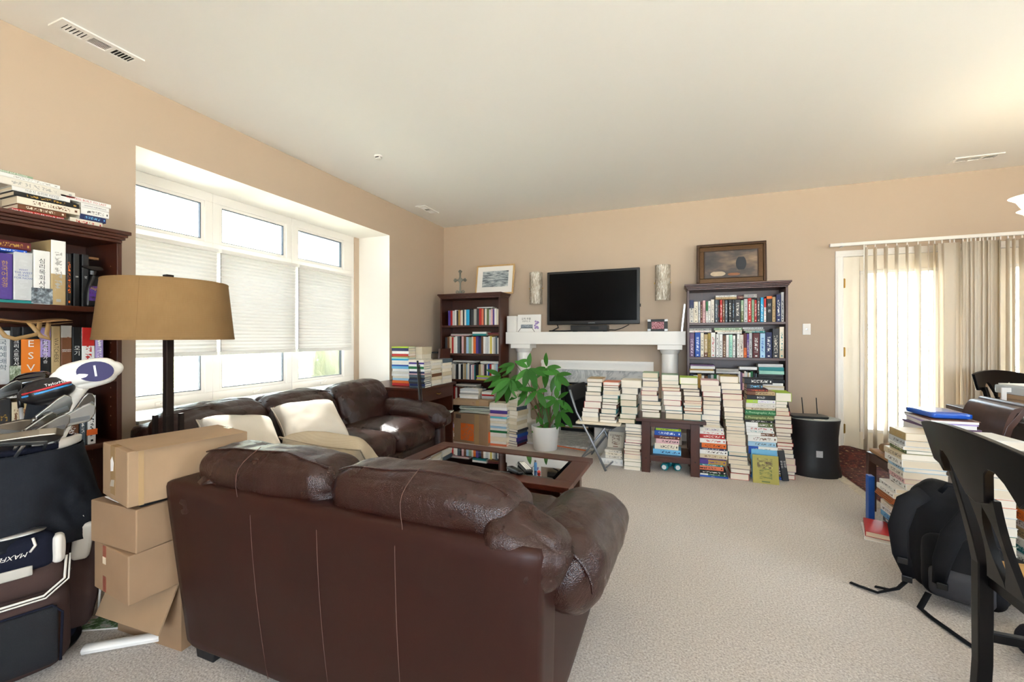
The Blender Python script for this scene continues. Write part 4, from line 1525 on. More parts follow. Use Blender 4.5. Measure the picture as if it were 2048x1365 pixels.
stack(c6([(452, 645, 1200), (460, 660, 1156), (462, 666, 1112), (440, 640, 1066), (432, 636, 1026), (436, 632, 986), (428, 622, 922), (420, 616, 882, 'red'), (414, 612, 832), (414, 610, 802), (410, 606, 768), (412, 604, 727), (408, 604, 692), (404, 598, 657), (398, 594, 627), (396, 590, 582), (390, 592, 532), (384, 586, 457), (374, 578, 397, 'red'), (366, 576, 352), (364, 566, 287), (354, 546, 218, 'mustard')]), 3.975, 0, 'tall pale stack before the bookcase', G, depth=.2)
G = 'many coloured spines stacked before the bookcase'
z = stack(c6([(660, 1000, 1222, 'cobalt'), (660, 985, 1196, 'black', 'gold'), (660, 980, 1160, 'cream'), (660, 980, 1112, 'plum'), (655, 985, 1062, 'maroon'), (650, 940, 1012, 'skyblue', 'white'), (634, 936, 930, 'white', 'grey', 'blue', .34), (630, 918, 882, 'lightblue', 'slate'), (628, 928, 822, 'white', 'brown'), (620, 914, 792, 'brown', 'white', 'white', .5), (616, 902, 767, 'white', 'teal'), (614, 890, 732, 'white', 'red'),
              (610, 890, 687, 'olive', 'white', 'white', .45), (600, 894, 662, 'black'), (597, 898, 612, 'olive', None, None, 0, ('A Photographic Atlas', '#c9cf8e')), (604, 918, 562, 'green', None, None, 0, ('A Photographic Atlas', '#a8d0a0')), (610, 912, 537, 'beige', 'brown'), (610, 916, 492, 'offwhite', 'grey'), (615, 915, 457, 'white', 'lilac', 'lime', .4), (622, 914, 412, 'black', None, None, 0, ('BOLD', 'white')), (625, 910, 372, 'tan', 'brown', 'brown', .3), (622, 840, 346, 'maroon', 'orange'), (620, 785, 296, 'charcoal', 'skyblue'), (598, 886, 242, 'black')]), 4.09, 0, 'many coloured stack before the bookcase', G, 'spine', .21, .03)
G = 'pale stack beside the waste bin'
stack(c6([(1040, 1110, 1218), (1036, 1112, 1186), (930, 1122, 1112, 'pink'), (930, 1118, 1048, 'pink'), (930, 1105, 1004, 'charcoal'), (938, 1095, 956), (930, 1085, 926), (928, 1098, 892, 'red'), (926, 1090, 852), (926, 1075, 826), (920, 1075, 792), (915, 1088, 742), (908, 1085, 702), (905, 1078, 662), (900, 1078, 617), (918, 1060, 572, 'red'), (918, 1046, 537), (918, 1035, 502), (918, 1036, 472), (916, 1080, 386, 'lime')]), 4.14, 0, 'pale stack beside the waste bin', G, depth=.2, jit=.02)
# three books standing on the carpet in front
q = at(1522, 963, Z=0)
book('light blue book standing upright against the many coloured stack', .245, .015, .19, (q.x + .035, q.y + .055, 0), .0, True, 0, 'skyblue', 'white', group='books propped before the stacks', tilt=-.13)
q = at(1527, 969, Z=0)
o = book('yellow and olive book propped in front of the light blue one', .225, .014, .185, (q.x + .02, q.y + .02, 0), 0, True, 0, '#a89f50', 'olive', 'olive', .0, group='books propped before the stacks', tilt=-.12)
MB().box(-.06, .05, -.0085, -.0075, .12, .2).build('cover_print', m_picture('olive_print', [(.35, '#4a2a22'), (.5, '#8a8340'), (.7, '#c9bd62')], 5, 3), o)
q = at(1577, 969, Z=0)
book('dark grey book with white lettering leaning by the waste bin', .245, .16, .045, (q.x - .01, q.y + .13, 0), .05, True, -.12, 'charcoal', 'white', group='books propped before the stacks', tilt=-.10, title=('책 비\n우 진\n신 학', '#d9d6cf'), tsize=.02)

# --- bookcase under the painting: two full rows
c7 = crop(1370, 560, 8.53)
YR = 4.925
W1 = 'upper row under painting'
row(c7([(75, 150, 345, 'offwhite', 'slate', 'navy', .36), (152, 222, 372, 'cream'), (228, 262, 368, 'silver'), (266, 298, 370, 'maroon'), (302, 348, 352, 'pink', 'maroon'), (358, 392, 370, 'white', 'green', 'green', .45), (396, 438, 360, 'white'), (442, 500, 335, 'offwhite'), (512, 560, 340, 'slate'), (562, 592, 345, 'black', 'red'),
        (596, 636, 342, 'red'), (640, 678, 340, 'brown'), (684, 730, 345, 'slate'), (740, 800, 338, 'black'), (806, 846, 340, 'charcoal', 'lightblue'), (850, 950, 335, 'charcoal'), (955, 1004, 345, 'olive', 'cream', 'sage', .5), (1008, 1070, 322, 'silver'), (1074, 1134, 312, 'red'), (1140, 1184, 340, 'sage', 'green'),
        (1188, 1226, 340, 'red', 'white'), (1230, 1284, 312, 'charcoal'), (1290, 1340, 300, 'cyan'), (1346, 1386, 316, 'white', 'red', 'red', .38), (1390, 1488, 278, 'black', None, 'orange', .1, ('신\n\n은', 'white')), (1494, 1552, 288, 'tan', 'brown'), (1558, 1640, 248, 'navy'), (1645, 1695, 208, 'silver', 'black')]), YR, 1.3455, W1, 'books on the upper row under the painting')
W2 = 'second row under painting'
row(c7([(78, 160, 905, 'plum'), (170, 262, 900, 'blue'), (265, 322, 905, 'cream'), (326, 388, 930, 'brown', 'white', 'tan', .8), (390, 441, 910, 'mustard'), (444, 520, 900, 'white', 'red'), (530, 578, 925, 'white', 'black'), (584, 642, 925, 'white', 'black'), (646, 698, 950, 'brown'), (702, 752, 940, 'white', 'pink'), (756, 812, 935, 'mint', 'teal'), (818, 862, 950, 'white', 'black'),
        (888, 934, 925, 'white', 'brown'), (937, 1003, 935, 'offwhite'), (1006, 1054, 915, 'orange', 'black', 'maroon', .6), (1056, 1096, 920, 'purple'), (1098, 1152, 905, 'silver'), (1158, 1274, 910, 'maroon', 'white'), (1280, 1368, 910, 'lightblue', 'blue'), (1376, 1488, 892, 'navy', 'white'), (1494, 1608, 832, 'charcoal', 'cream'), (1612, 1690, 802, 'beige', 'teal', 'cream', .7)]), YR, .9805, W2, 'books on the second row under the painting')


def lay(label, xl, xr, yt, yb, c, ink=None, band=None, bu=0, z=None, Y=4.93, group='books lying on top of the bookcase rows', d=.14, zt=None):
    p0, p1 = at(xl, yb, Y=Y), at(xr, yt, Y=Y)
    z0 = p0.z if z is None else z
    th = abs(at((xl + xr) / 2, yt, Y=Y).z - at((xl + xr) / 2, yb, Y=Y).z)
    book(label, p1.x - p0.x, d, th, ((p0.x + p1.x) / 2, Y + d / 2, z0), jig(.02), col=c, ink=ink, band=band, bu=bu, group=group)
    return z0 + th + .0008


F = lambda x: 1370 + x / 8.53
Gy = lambda y: 560 + y / 8.53
z = at(F(700), Gy(333), Y=4.93).z + .001
z = lay('tan book lying across the upper row under the painting', F(522), F(880), Gy(295), Gy(331), 'tan', 'brown', z=z)
lay('white book on the tan one above the upper row', F(522), F(878), Gy(265), Gy(294), 'white', z=z)
z = at(F(1100), Gy(310), Y=4.93).z + .001
lay('maroon book lying between the tan and the grey one, upper row', F(888), F(1000), Gy(258), Gy(312), 'maroon', z=at(F(980), Gy(326), Y=4.93).z)
lay('grey lilac book lying over the red spines, upper row', F(1005), F(1225), Gy(240), Gy(300), 'grey', 'plum', z=at(F(1100), Gy(306), Y=4.93).z)
z = at(F(250), Gy(898), Y=4.93).z + .001
z = lay('white and red book lying over the blue spine, second row', F(75), F(450), Gy(840), Gy(870), 'white', 'red', 'white', .5, z=z)
lay('grey book lying on the white and red one, second row', F(65), F(450), Gy(795), Gy(832), 'grey', 'black', z=z)
z = at(F(700), Gy(922), Y=4.93).z + .001
z = lay('white book lying lowest over the middle of second row', F(555), F(970), Gy(862), Gy(890), 'white', z=z)
z = lay('cream book lying in the middle over second row', F(512), F(970), Gy(830), Gy(860), 'cream', z=z)
lay('sage green book lying topmost over second row', F(500), F(972), Gy(786), Gy(828), 'sage', 'white', z=z)
z = at(F(1180), Gy(903), Y=4.93).z + .001
z = lay('teal and sage book lying over the purple spine, second row', F(1030), F(1368), Gy(860), Gy(886), 'teal', 'white', 'sage', .34, z=z)
z = lay('grey book lying on the teal and sage one, second row', F(1000), F(1350), Gy(826), Gy(856), 'grey', z=z)
lay('silver book topmost over the purple spine, second row', F(985), F(1335), Gy(790), Gy(824), 'silver', z=z)

# --- bookcase beside the window: big spines seen from close by (front looks to +x)
XF = -2.785


def up_l(label, pxl, pxr, ytop, zb, c, ink=None, band=None, bu=0, title=None, ts=None, X=XF, d=.16, gap=.0008):
    y0, y1 = at(pxl, 600, X=X).y, at(pxr, 600, X=X).y
    h = at((pxl + pxr) / 2, ytop, X=X).z - zb
    return book(label, h, d, y1 - y0 - gap, (X - d / 2, (y0 + y1) / 2, zb + .0006), PI / 2, True, 0, c, ink, band, bu, 'big spined books beside the window', title, ts)


def fl_l(label, pxl, pxr, ytop, z, c, ink=None, band=None, bu=0, title=None, ts=None, X=XF, d=.15, g='books lying on top of the bookcase beside the window', yaw=0):
    """lying, spine towards +x"""
    y0, y1 = at(pxl, 400, X=X).y, at(pxr, 400, X=X).y
    zt = at((pxl + pxr) / 2, ytop, X=X).z
    th = max(.008, zt - z - .0007)
    book(label, y1 - y0, d, th, (X - d / 2, (y0 + y1) / 2, z), PI / 2 + yaw, col=c, ink=ink, band=band, bu=bu, group=g, title=title, tsize=ts)
    return z + th + .0007


zt = 1.7555
B = ' on top of the bookcase beside the window'
z = fl_l('red spined book, lowest of the pile nearest the lamp', 24, 128, 425, zt, 'red', None, None, 0, ('THE POWER TO BE YOUR BEST!', 'white'), .0125)
z = fl_l('brown spined book resting on the red one, bookcase top', 36, 132, 416, z, 'brown', 'cream')
z = fl_l('cream and red spined book, third from bottom on bookcase top', 34, 160, 405, z, 'cream', 'brown', 'cream', .5)
z = fl_l('black spined book, fourth from bottom on bookcase top', 28, 158, 395, z, 'black', 'gold')
z = fl_l('white spined book with black Korean letters on bookcase top', 24, 140, 384, z, 'white', None, None, 0, ('이순신 승리의 리더십', 'black'), .013)
z = fl_l('pale paper spined book, second from top of the long pile', 0, 150, 368, z, 'offwhite', 'grey')
z2 = fl_l('white spined book topmost of the long pile on the bookcase', -6, 120, 356, z, 'white', 'grey')
z3 = fl_l('grey green spined book with pale title, topmost on the bookcase', -30, 66, 346, z2, 'sage', None, None, 0, ('Childhood and Society', '#e8e8e0'), .012)
z = fl_l('black and red spined book nearest the lamp shade, pile bottom', 140, 205, 440, zt, 'cream', 'red')
z = fl_l('navy spined book with white words, second of the small pile', 160, 212, 432, z, 'navy', 'skyblue')
z = fl_l('white spined book, third of the small pile nearest the lamp', 162, 218, 420, z, 'white', 'black')
z = fl_l('navy and white spined book, fourth of the small pile', 162, 218, 411, z, 'white', 'grey', None, 0, ('LEADING FOR RESULTS', 'navy'), .0085)
z = fl_l('white spined book with red and black title, small pile top', 122, 222, 398, z, 'white', None, None, 0, ('SUCCESS BUILT TO LAST', 'red'), .014)

s1, s2, s3 = 1.3455, .9805, .6445
up_l('purple book with gold letters beside the window bookcase edge', -8, 26, 507, s1 + .014, 'purple', 'gold', None, 0, ('한\n국\n어\n성\n경', 'gold'), .024)
up_l('silver white book with blue title next to the purple one', 27, 66, 505, s1 + .014, 'silver', 'blue', None, 0, ('WHY\nTHE WEST\nRULES\nFOR NOW', '#3a4f9a'), .0125)
_d = up_l('white dictionary spine with landscape foot, bookcase by window', 67, 101, 502, s1, 'white', 'black', None, 0, ('심\n리\n목\n회\n사\n전', 'black'), .026)
MB().box(-.036, .036, -.0808, -.0804, .002, .075).build('foot_print', m_picture('mountain_print', [(.3, '#2b2a2c'), (.5, '#6b757c'), (.68, '#b9c2c8')], 4, 7), _d)
up_l('tall white and tan boxed volume, bookcase by window', 102, 132, 482, s1, 'tan', 'grey', 'white', .52, d=.2)
up_l('black volume with orange words nearest the boxed volume', 133, 144, 508, s1, 'black', 'orange')
up_l('black volume numbered two with orange words', 147, 160, 508, s1, 'black', 'orange', None, 0, ('II', 'white'), .015)
up_l('black volume with orange words beside the spray bottle', 164, 178, 510, s1, 'black', 'orange', None, 0, ('IV', 'white'), .015, d=.12)
z = at(40, 507, X=XF).z + .002
z = fl_l('blue spined book lying over the purple and silver ones', -20, 54, 497, z, 'cobalt', 'white', g='big spined books beside the window', d=.13)
fl_l('brown leather bound book lying topmost over the purple one', -24, 62, 481, z, 'maroon', 'gold', g='big spined books beside the window', d=.13)
t = thing('folder', 'thin teal folders lying under the purple and silver books', 'folder', (XF - .09, at(30, 600, X=XF).y, s1 + .0005))
for k in range(3):
    MB().box(-.09, .088 - .004 * k, -.085, .085, .0045 * k, .0045 * k + .0035).build('folder_sheet', mat('teal_folder', '#1f8d8a', .4), t)

W = ' under the paper bag'
up_l('pale grey Korean book at the window bookcase middle shelf', -10, 21, 662, s2, 'silver', None, None, 0, ('국\n제\n예\n배\n학', 'slate'), .028)
_d = up_l('black Korean history book with a landscape at its foot', 22, 43, 655, s2, 'black', None, 'black', .6, ('크\n리\n스\n트\n영\n사', 'white'), .02)
MB().box(-.021, .021, -.0808, -.0804, .002, .08).build('foot_print', m_picture('valley_print', [(.3, '#3c4a34'), (.5, '#7d8c70'), (.68, '#c6cfc0')], 4, 3), _d)
o = up_l('black study bible with orange spine label', 44, 78, 655, s2, 'black', 'black')
y0 = at(61, 700, X=XF).y
MB().box(-.031, .031, -.0815, -.0808, .04, .20).build('orange_label', mat('bible_orange', '#df7a1d', .5), o)
for k, ch in enumerate('ESV'):
    lettering(ch, .045, mat('ink_white', PAL['white'], .5), o, T(0, -.0822, .178 - .056 * k) @ R(PI / 2, 'X'), 'spine_title')
up_l('lilac and black book next to the orange labelled one', 79, 102, 656, s2, 'black', 'white', 'lilac', .55, ('설\n교\n자\n의\n가\n슴', 'white'), .018)
up_l('tan book with a long vertical title', 103, 121, 653, s2, 'tan', None, None, 0, ('WATCHERS', '#4a3a22'), .022)
up_l('brown biography with a grey portrait at its head', 122, 144, 652, s2, 'brown', None, 'grey', .22, ('ABRAHAM\nLINCOLN', 'white'), .0075)
up_l('black book with two white Korean letters', 145, 163, 655, s2, 'black', None, None, 0, ('모\n기', 'white'), .026)
up_l('white book with red head beside the bookcase end', 164, 190, 656, s2, 'white', 'red', 'red', .36)
up_l('lilac book last on the middle shelf beside the window', 191, 207, 660, s2, 'lilac', 'white')
# lower shelf, behind the clubs
o0 = [(-6, 22, 800, 'charcoal', 'gold', 'black book behind the golf clubs, first on the lower shelf'), (24, 40, 805, 'beige', 'brown', 'beige book behind the golf clubs on the lower shelf'), (41, 62, 800, 'tan', 'brown', 'tan book behind the golf clubs on the lower shelf'), (64, 100, 806, 'charcoal', 'white', 'charcoal book hidden behind the club heads'), (102, 130, 806, 'grey', 'black', 'grey book hidden behind the club heads'),
      (132, 158, 798, 'brown', 'white', 'brown book behind the white club cover'), (160, 172, 796, 'slate', 'white', 'slate book next to the red banded spine'), (176, 192, 792, 'white', 'black', 'white book with orange band, last on the lower shelf')]
for (a, b, yt, c, ink, lab) in o0:
    o = up_l(lab, a, b, yt, s3, c, ink)
    if a == 176:
        MB().box(-.0215, .0215, -.0812, -.0806, .045, .075).build('orange_band', mat('band_orange', '#d9601c', .5), o)
fl_l('white book lying across the lower shelf spines', 20, 62, 788, at(40, 797, X=XF).z + .004, 'white', 'black', g='big spined books beside the window', d=.12)
# ------------------------------------------------------------------ on and above the mantel
MT = 1.2565
t = thing('television', 'large flat black television mounted above the mantel', 'television', (-.952, 5.08, 1.345))
MB().box(-.556, .556, 0, .05, 0, .655).build('casing', BLACK, t, bevel=.008)
MB().box(-.525, .525, -.0015, 0, .045, .628).build('screen', TVGLASS, t)
lettering('SAMSUNG', .016, mat('logo_silver', '#b9bcc0', .3), t, T(0, -.002, .018) @ FACE_MY, 'logo', spacing=1.15)
MB().box(-.1, .1, .0505, .158, .2, .45).build('wall_bracket', BLACKM, t)
MB().box(.5565, .566, .01, .03, .20, .235).build('side_port', BLACKM, t)
t = thing('set_top_box', 'black cable box on the mantel under the television', 'box', (-.973, 5.08, MT), 0)
MB().box(-.217, .217, -.08, .1, .006, .076).build('housing', BLACK, t, bevel=.004)
MB().box(.02, .12, -.0815, -.08, .03, .06).build('display', mat('display_grey', '#24272c', .2), t)
for x in (-.18, .18):
    MB().box(x - .015, x + .015, -.06, .08, 0, .006).build('foot', BLACKM, t)
tag(MB().tube([(-1.38, 5.09, 1.345), (-1.36, 5.07, 1.31), (-1.42, 5.05, 1.275), (-1.47, 5.06, 1.268), (-1.40, 5.10, 1.268), (-1.28, 5.10, 1.266), (-1.2, 5.14, 1.27)], .008, 6).build('cable', BLACKM, smooth=True), 'black cable tangled on the mantel at the television corner', 'cable')
tag(MB().tube([(-.752, 5.15, 1.28), (-.68, 5.15, 1.275), (-.60, 5.15, 1.30), (-.52, 5.14, 1.34)], .005, 6).build('cable', BLACKM, smooth=True), 'thin black cable running from the cable box up behind the television', 'cable')
SCON = m_sconce()
for x, lab in ((-1.70, 'rippled glass wall sconce between landscape print and television'), (-.15, 'rippled glass wall sconce between television and painting')):
    t = thing('wall_sconce', lab, 'sconce', (x, YB, 1.62), 0, 'rippled glass wall sconces')
    MB().lathe([(.085, 0), (.085, .41), (.08, .41), (.08, 0), (.085, 0)], 24, T(0, -.01, 0), a0=PI, a1=2 * PI).build('glass_shade', SCON, t, smooth='auto')
    MB().box(-.05, .05, -.012, 0, .06, .35).build('back_plate', CHROME, t)
    for s in (-1, 1):
        MB().box(s * .088 - .006, s * .088 + .006, -.02, 0, .195, .21).build('clip', BRASS, t)

t = thing('white_box', 'plain white box standing at the end of the mantel', 'box', (-1.965, 5.08, MT))
MB().box(-.06, .06, -.06, .06, 0, .205).build('box_body', WHITE, t, bevel=.004)
t = thing('greeting_card', 'white framed card with black script on a wire stand', 'picture', (-1.745, 5.08, MT))
MB().box(-.155, .155, -.008, .008, .002, .222, R(-.08, 'X')).build('card_board', PAPER, t)
lettering('오직 주를', .032, mat('ink_black', PAL['black'], .5), t, T(-.03, -.026, .165) @ R(PI / 2 - .08, 'X'), 'script')
lettering('앙망하는 자', .022, mat('ink_black', PAL['black'], .5), t, T(-.03, -.023, .135) @ R(PI / 2 - .08, 'X'), 'script')
MB().box(-.11, .05, -.0095, -.0085, .05, .095, R(-.08, 'X')).build('photo_print', m_picture('grey_print', [(.3, '#3c4148'), (.5, '#7c8690'), (.7, '#c3c8cc')], 9, 2), t)
fl = MB()
rf = random.Random(4)
for i in range(14):
    fl.lathe([(.014, 0), (.010, .0006), (0, .0006)], 6, R(-.08, 'X') @ T(.105 + rf.uniform(-.03, .02), -.0087, .09 + rf.uniform(-.05, .05)) @ R(PI / 2, 'X'))
o = fl.build('flower_print', mat('lilac_print', '#9a86b8', .6, vary=.3, vscale=80), t)
o['kind'] = 'stuff'
MB().tube([(-.13, -.05, .002), (-.10, -.03, .05), (.05, -.03, .05), (.09, -.05, .002)], .003, 6).build('wire_stand', BLACKM, t)
t = thing('photo_frame', 'small black and silver frame with a family photo on the mantel', 'picture frame', (-.20, 5.06, MT))
Mx = R(-.12, 'X')
fr = MB().box(-.108, .108, -.008, .008, .002, .138, Mx)
fr.build('frame', BLACK, t, bevel=.002)
MB().box(-.064, .068, -.0092, -.0082, .026, .11, Mx).build('photo', m_picture('family_photo', [(.3, '#1d1a22'), (.45, '#7b2f3c'), (.6, '#c9929a'), (.75, '#e6d6cf')], 11, 6), t)
for x, z in ((-.108, .0), (-.108, .11), (.074, .11), (.074, .0)):
    MB().box(x, x + .034, -.0095, -.0082, z + .003, z + .027, Mx).build('corner_plate', CHROME, t)
t = thing('picture_frame', 'thin grey frame leaning edge-on against the bookcase, mantel end', 'picture frame', (.055, 5.12, MT))
MB().box(-.008, .008, -.09, .09, .0, .30, R(.10, 'Y')).build('frame', CHROME, t)
MB().box(-.0095, -.0083, -.08, .08, .012, .29, R(.10, 'Y')).build('mat_board', PAPER, t)

# ------------------------------------------------------------------ on top of the two bookcases
t = thing('framed_painting', 'dark painting in a wide ornate bronze frame', 'painting', (.545, 5.10, 1.7555))
Mx = R(-.06, 'X')
FRAME = mat('ornate_bronze', '#3a2412', .4, metal=.35, vary=.5, vscale=60, bump=.8, bscale=90)
GOLD = mat('worn_gold', '#54391a', .4, metal=.5, vary=.4, vscale=90)
w, h = .337, .455


def rect_frame(mb, x0, x1, z0, z1, b, y0, y1, M):
    for q in ((x0, x1, z0, z0 + b), (x0, x1, z1 - b, z1), (x0, x0 + b, z0 + b, z1 - b), (x1 - b, x1, z0 + b, z1 - b)):
        mb.box(q[0], q[1], y0, y1, q[2], q[3], M)
    return mb


rect_frame(MB(), -w, w, 0, h, .03, -.02, .012, Mx).build('outer_frame', FRAME, t, bevel=.005)
rect_frame(MB(), -w + .03, w - .03, .03, h - .03, .045, -.008, .01, Mx).build('inner_frame', GOLD, t, bevel=.004)
rect_frame(MB(), -w + .075, w - .075, .075, h - .075, .008, -.014, .008, Mx).build('sight_edge', FRAME, t)
bd = MB()
for i in range(40):
    for z in (.0225, h - .0225):
        bd.box(-w + .02 + i * .0163, -w + .031 + i * .0163, -.0245, -.019, z - .005, z + .005, Mx)
for i in range(24):
    for x in (-w + .0225, w - .0225):
        bd.box(x - .005, x + .005, -.0245, -.019, .04 + i * .0163, .051 + i * .0163, Mx)
o = bd.build('beading', GOLD, t)
o['kind'] = 'stuff'
MB().box(-w + .08, w - .08, -.004, .004, .08, h - .08, Mx).build('canvas', m_picture('brown_canvas', [(.3, '#2a2628'), (.5, '#4c423e'), (.62, '#7b6652'), (.75, '#9c826a')], 1.6, 4.2, detail=3), t)
for (x0, x1, z0, z1, c) in ((-.2, -.05, .1, .15, '#b9a78e'), (-.03, .09, .1, .13, '#8c5a3a'), (.05, .15, .16, .30, '#23252b')):
    MB().puff((x1 - x0, .001, z1 - z0), .0005, 6, M=Mx @ T((x0 + x1) / 2, -.0046, (z0 + z1) / 2), deform=lambda q, a=(x1 - x0) / 2, b=(z1 - z0) / 2: Vector((q.x * math.sqrt(max(.1, 1 - (q.z / b) ** 2 * .75)), q.y, q.z))).build('paint_patch', mat('paint' + c, c, .6, vary=.25, vscale=25), t)

t = thing('framed_print', 'grey landscape print in a pale wooden frame with white mount', 'picture', (-2.235, 5.08, 1.7555))
w, h = .272, .40
Mx = R(-.17, 'X')
PALEW = m_wood('pale_wood', '#b08a58', '#cfae7c', .45)
rect_frame(MB(), -w, w, 0, h, .02, -.01, .012, Mx).build('frame', PALEW, t, bevel=.003)
MB().box(-w + .02, w - .02, -.002, .006, .02, h - .02, Mx).build('mount', PAPER, t)
MB().box(-w + .095, w - .08, -.0035, -.002, .10, h - .085, Mx).build('print', m_picture('harbour_print', [(.28, '#2f3438'), (.42, '#6d767b'), (.55, '#a9b1b4'), (.7, '#d6d8d4')], 4, 1.4, (1, 1, 2.2), 8), t)

t = thing('standing_cross', 'ornate pewter cross on a scrolled foot on the corner bookcase', 'cross', (-2.70, 5.02, 1.7555))
PEW = mat('pewter', '#8f9187', .45, metal=.7, vary=.3, vscale=40)
MB().prism([(-.012, .05), (.012, .05), (.010, .16), (.024, .19), (.024, .21), (.010, .24), (.012, .30), (-.012, .30), (-.010, .24), (-.024, .21), (-.024, .19), (-.010, .16)], -.008, .008, 'y').build('upright', PEW, t, bevel=.003)
MB().prism([(-.065, .188), (.065, .188), (.065, .212), (-.065, .212)], -.007, .007, 'y').build('crossbar', PEW, t, bevel=.003)
for (x, z) in ((-.07, .2), (.07, .2), (0, .31)):
    m_ = MB()
    for a in range(3):
        an = {(-.07, .2): PI, (.07, .2): 0, (0, .31): PI / 2}[(x, z)] + (a - 1) * 1.15
        m_.lathe([(.014, -.009), (.016, 0), (.014, .009)], 10, T(x + .012 * math.cos(an), 0, z + .012 * math.sin(an)) @ R(PI / 2, 'X'))
    m_.build('trefoil', PEW, t, smooth='auto')
m_ = MB().lathe([(.03, -.006), (.034, 0), (.03, .006), (.012, .006), (.012, -.006)], 14, T(0, 0, .2) @ R(PI / 2, 'X'))
m_.build('boss', PEW, t, smooth='auto')
MB().prism([(-.07, 0), (.07, 0), (.06, .012), (.035, .02), (.02, .055), (-.02, .055), (-.035, .02), (-.06, .012)], -.02, .02, 'y').build('foot', PEW, t, bevel=.004)
for s in (-1, 1):
    MB().tube([(s * .02, 0, .05), (s * .05, 0, .06), (s * .065, 0, .04), (s * .05, 0, .025)], .007, 6).build('scroll', PEW, t, smooth=True)

# ------------------------------------------------------------------ potted plant
pl = thing('potted_plant', 'leafy money tree in a plain white pot before the fireplace', 'plant', (-1.305, 4.33, 0))
POT = mat('white_ceramic', '#e6e4e1', .5)
MB().lathe([(.118, 0), (.124, .006), (.148, .245), (.146, .25), (.138, .25), (.132, .2), (0, .2)], 36).build('pot', POT, pl, smooth='auto')
MB().lathe([(.134, .195), (.10, .212), (0, .215)], 24).build('soil', mat('soil', '#2d2119', .95, bump=.6, bscale=60), pl, smooth=True)
n = 7
lv_ = []
lf = []
for i in range(n + 1):
    u = i / n
    wd = .5 * math.sin(PI * min(1, u * .93 + .05)) ** .8 * (1 - .15 * u)
    for j in range(3):
        s = j - 1
        lv_.append((u, s * wd * .36, -.10 * u * u + (.055 * wd if s else 0)))
for i in range(n):
    for j in range(2):
        a = i * 3 + j
        lf.append((a, a + 3, a + 4, a + 1))
leaf_me = bpy.data.meshes.new('leaf')
leaf_me.from_pydata(lv_, [], lf)
leaf_me.materials.append(LEAF)
leaf_me.polygons.foreach_set('use_smooth', [True] * len(leaf_me.polygons))
rp = random.Random(8)
hubs = [((1021, 757), .02, [(-2.75, .27), (-2.35, .26), (-2.0, .30), (-1.62, .26), (-1.15, .22), (-.7, .2), (.3, .16)]), ((1003, 752), .10, [(-2.8, .2), (2.6, .17), (-2.2, .18), (.4, .14)]), ((1030, 727), .05, [(.3, .17), (-2.6, .2), (-2.1, .15), (-2.9, .18)]),
        ((1057, 737), -.05, [(1.5, .15), (-2.3, .18), (-1.6, .22), (-.9, .24), (-.35, .2), (2.6, .16)]), ((1093, 735), .06, [(1.55, .15), (-.55, .2), (-2.3, .16), (-1.5, .22), (-2.9, .15), (.1, .17)]), ((1112, 750), .0, [(-.6, .2), (.15, .16), (-1.2, .18), (-1.75, .18), (2.9, .15)]), ((1075, 781), -.08, [(-2.2, .2), (-1.0, .2), (3.0, .2), (.1, .14), (1.9, .13)]),
        ((1114, 799), -.06, [(-.7, .2), (-1.5, .18), (-2.5, .16), (1.6, .12), (.7, .13), (3.0, .13)]), ((1120, 822), -.02, [(-.9, .2), (-1.7, .18), (-2.3, .16), (.2, .13), (1.2, .12)]), ((1095, 805), .08, [(-2.0, .24), (-1.5, .26), (-2.7, .18)]), ((1056, 780), .06, [(-2.6, .22), (-2.0, .2), (2.7, .16)]), ((1085, 853), -.03, [(-2.6, .12), (-.5, .12), (1.8, .09), (.6, .1)]), ((1106, 848), .04, [(.0, .13), (-1.4, .12), (2.2, .1)])]
for (px, py), dy, ls in hubs:
    q = at(px, py, Y=4.33 + dy)
    hub = Vector((q.x + 1.305, dy, q.z))
    base = Vector((rp.uniform(-.06, .06), rp.uniform(-.04, .04), .21))
    mid = base.lerp(hub, .55) + Vector((rp.uniform(-.03, .03) - (hub.x - base.x) * .25, 0, .05))
    pts = []
    for k in range(9):
        u = k / 8
        pts.append(base * (1 - u) ** 2 + mid * 2 * u * (1 - u) + hub * u * u)
    MB().tube(pts, [.007 - .0045 * k / 8 for k in range(9)], 6).build('stem', mat('stem_brown', '#6a5136', .7), pl, smooth=True)
    for a, ln in ls:
        d = Vector((math.cos(a), rp.uniform(-.75, .1), math.sin(a) * .9)).normalized()
        up = Vector((rp.uniform(-.2, .2), -.7, .75))
        side = up.cross(d).normalized()
        up = d.cross(side).normalized()
        ln = ln * 1.02
        wd = .085 * (ln / .22) ** .6 / .36
        Mx = Matrix((d, side, up)).transposed().to_4x4()
        o = bpy.data.objects.new('leaf', leaf_me)
        COL.objects.link(o)
        o.parent = pl
        o.matrix_local = Matrix.Translation(hub + d * .012) @ Mx @ Matrix.Diagonal((ln, wd, ln * .9, 1))

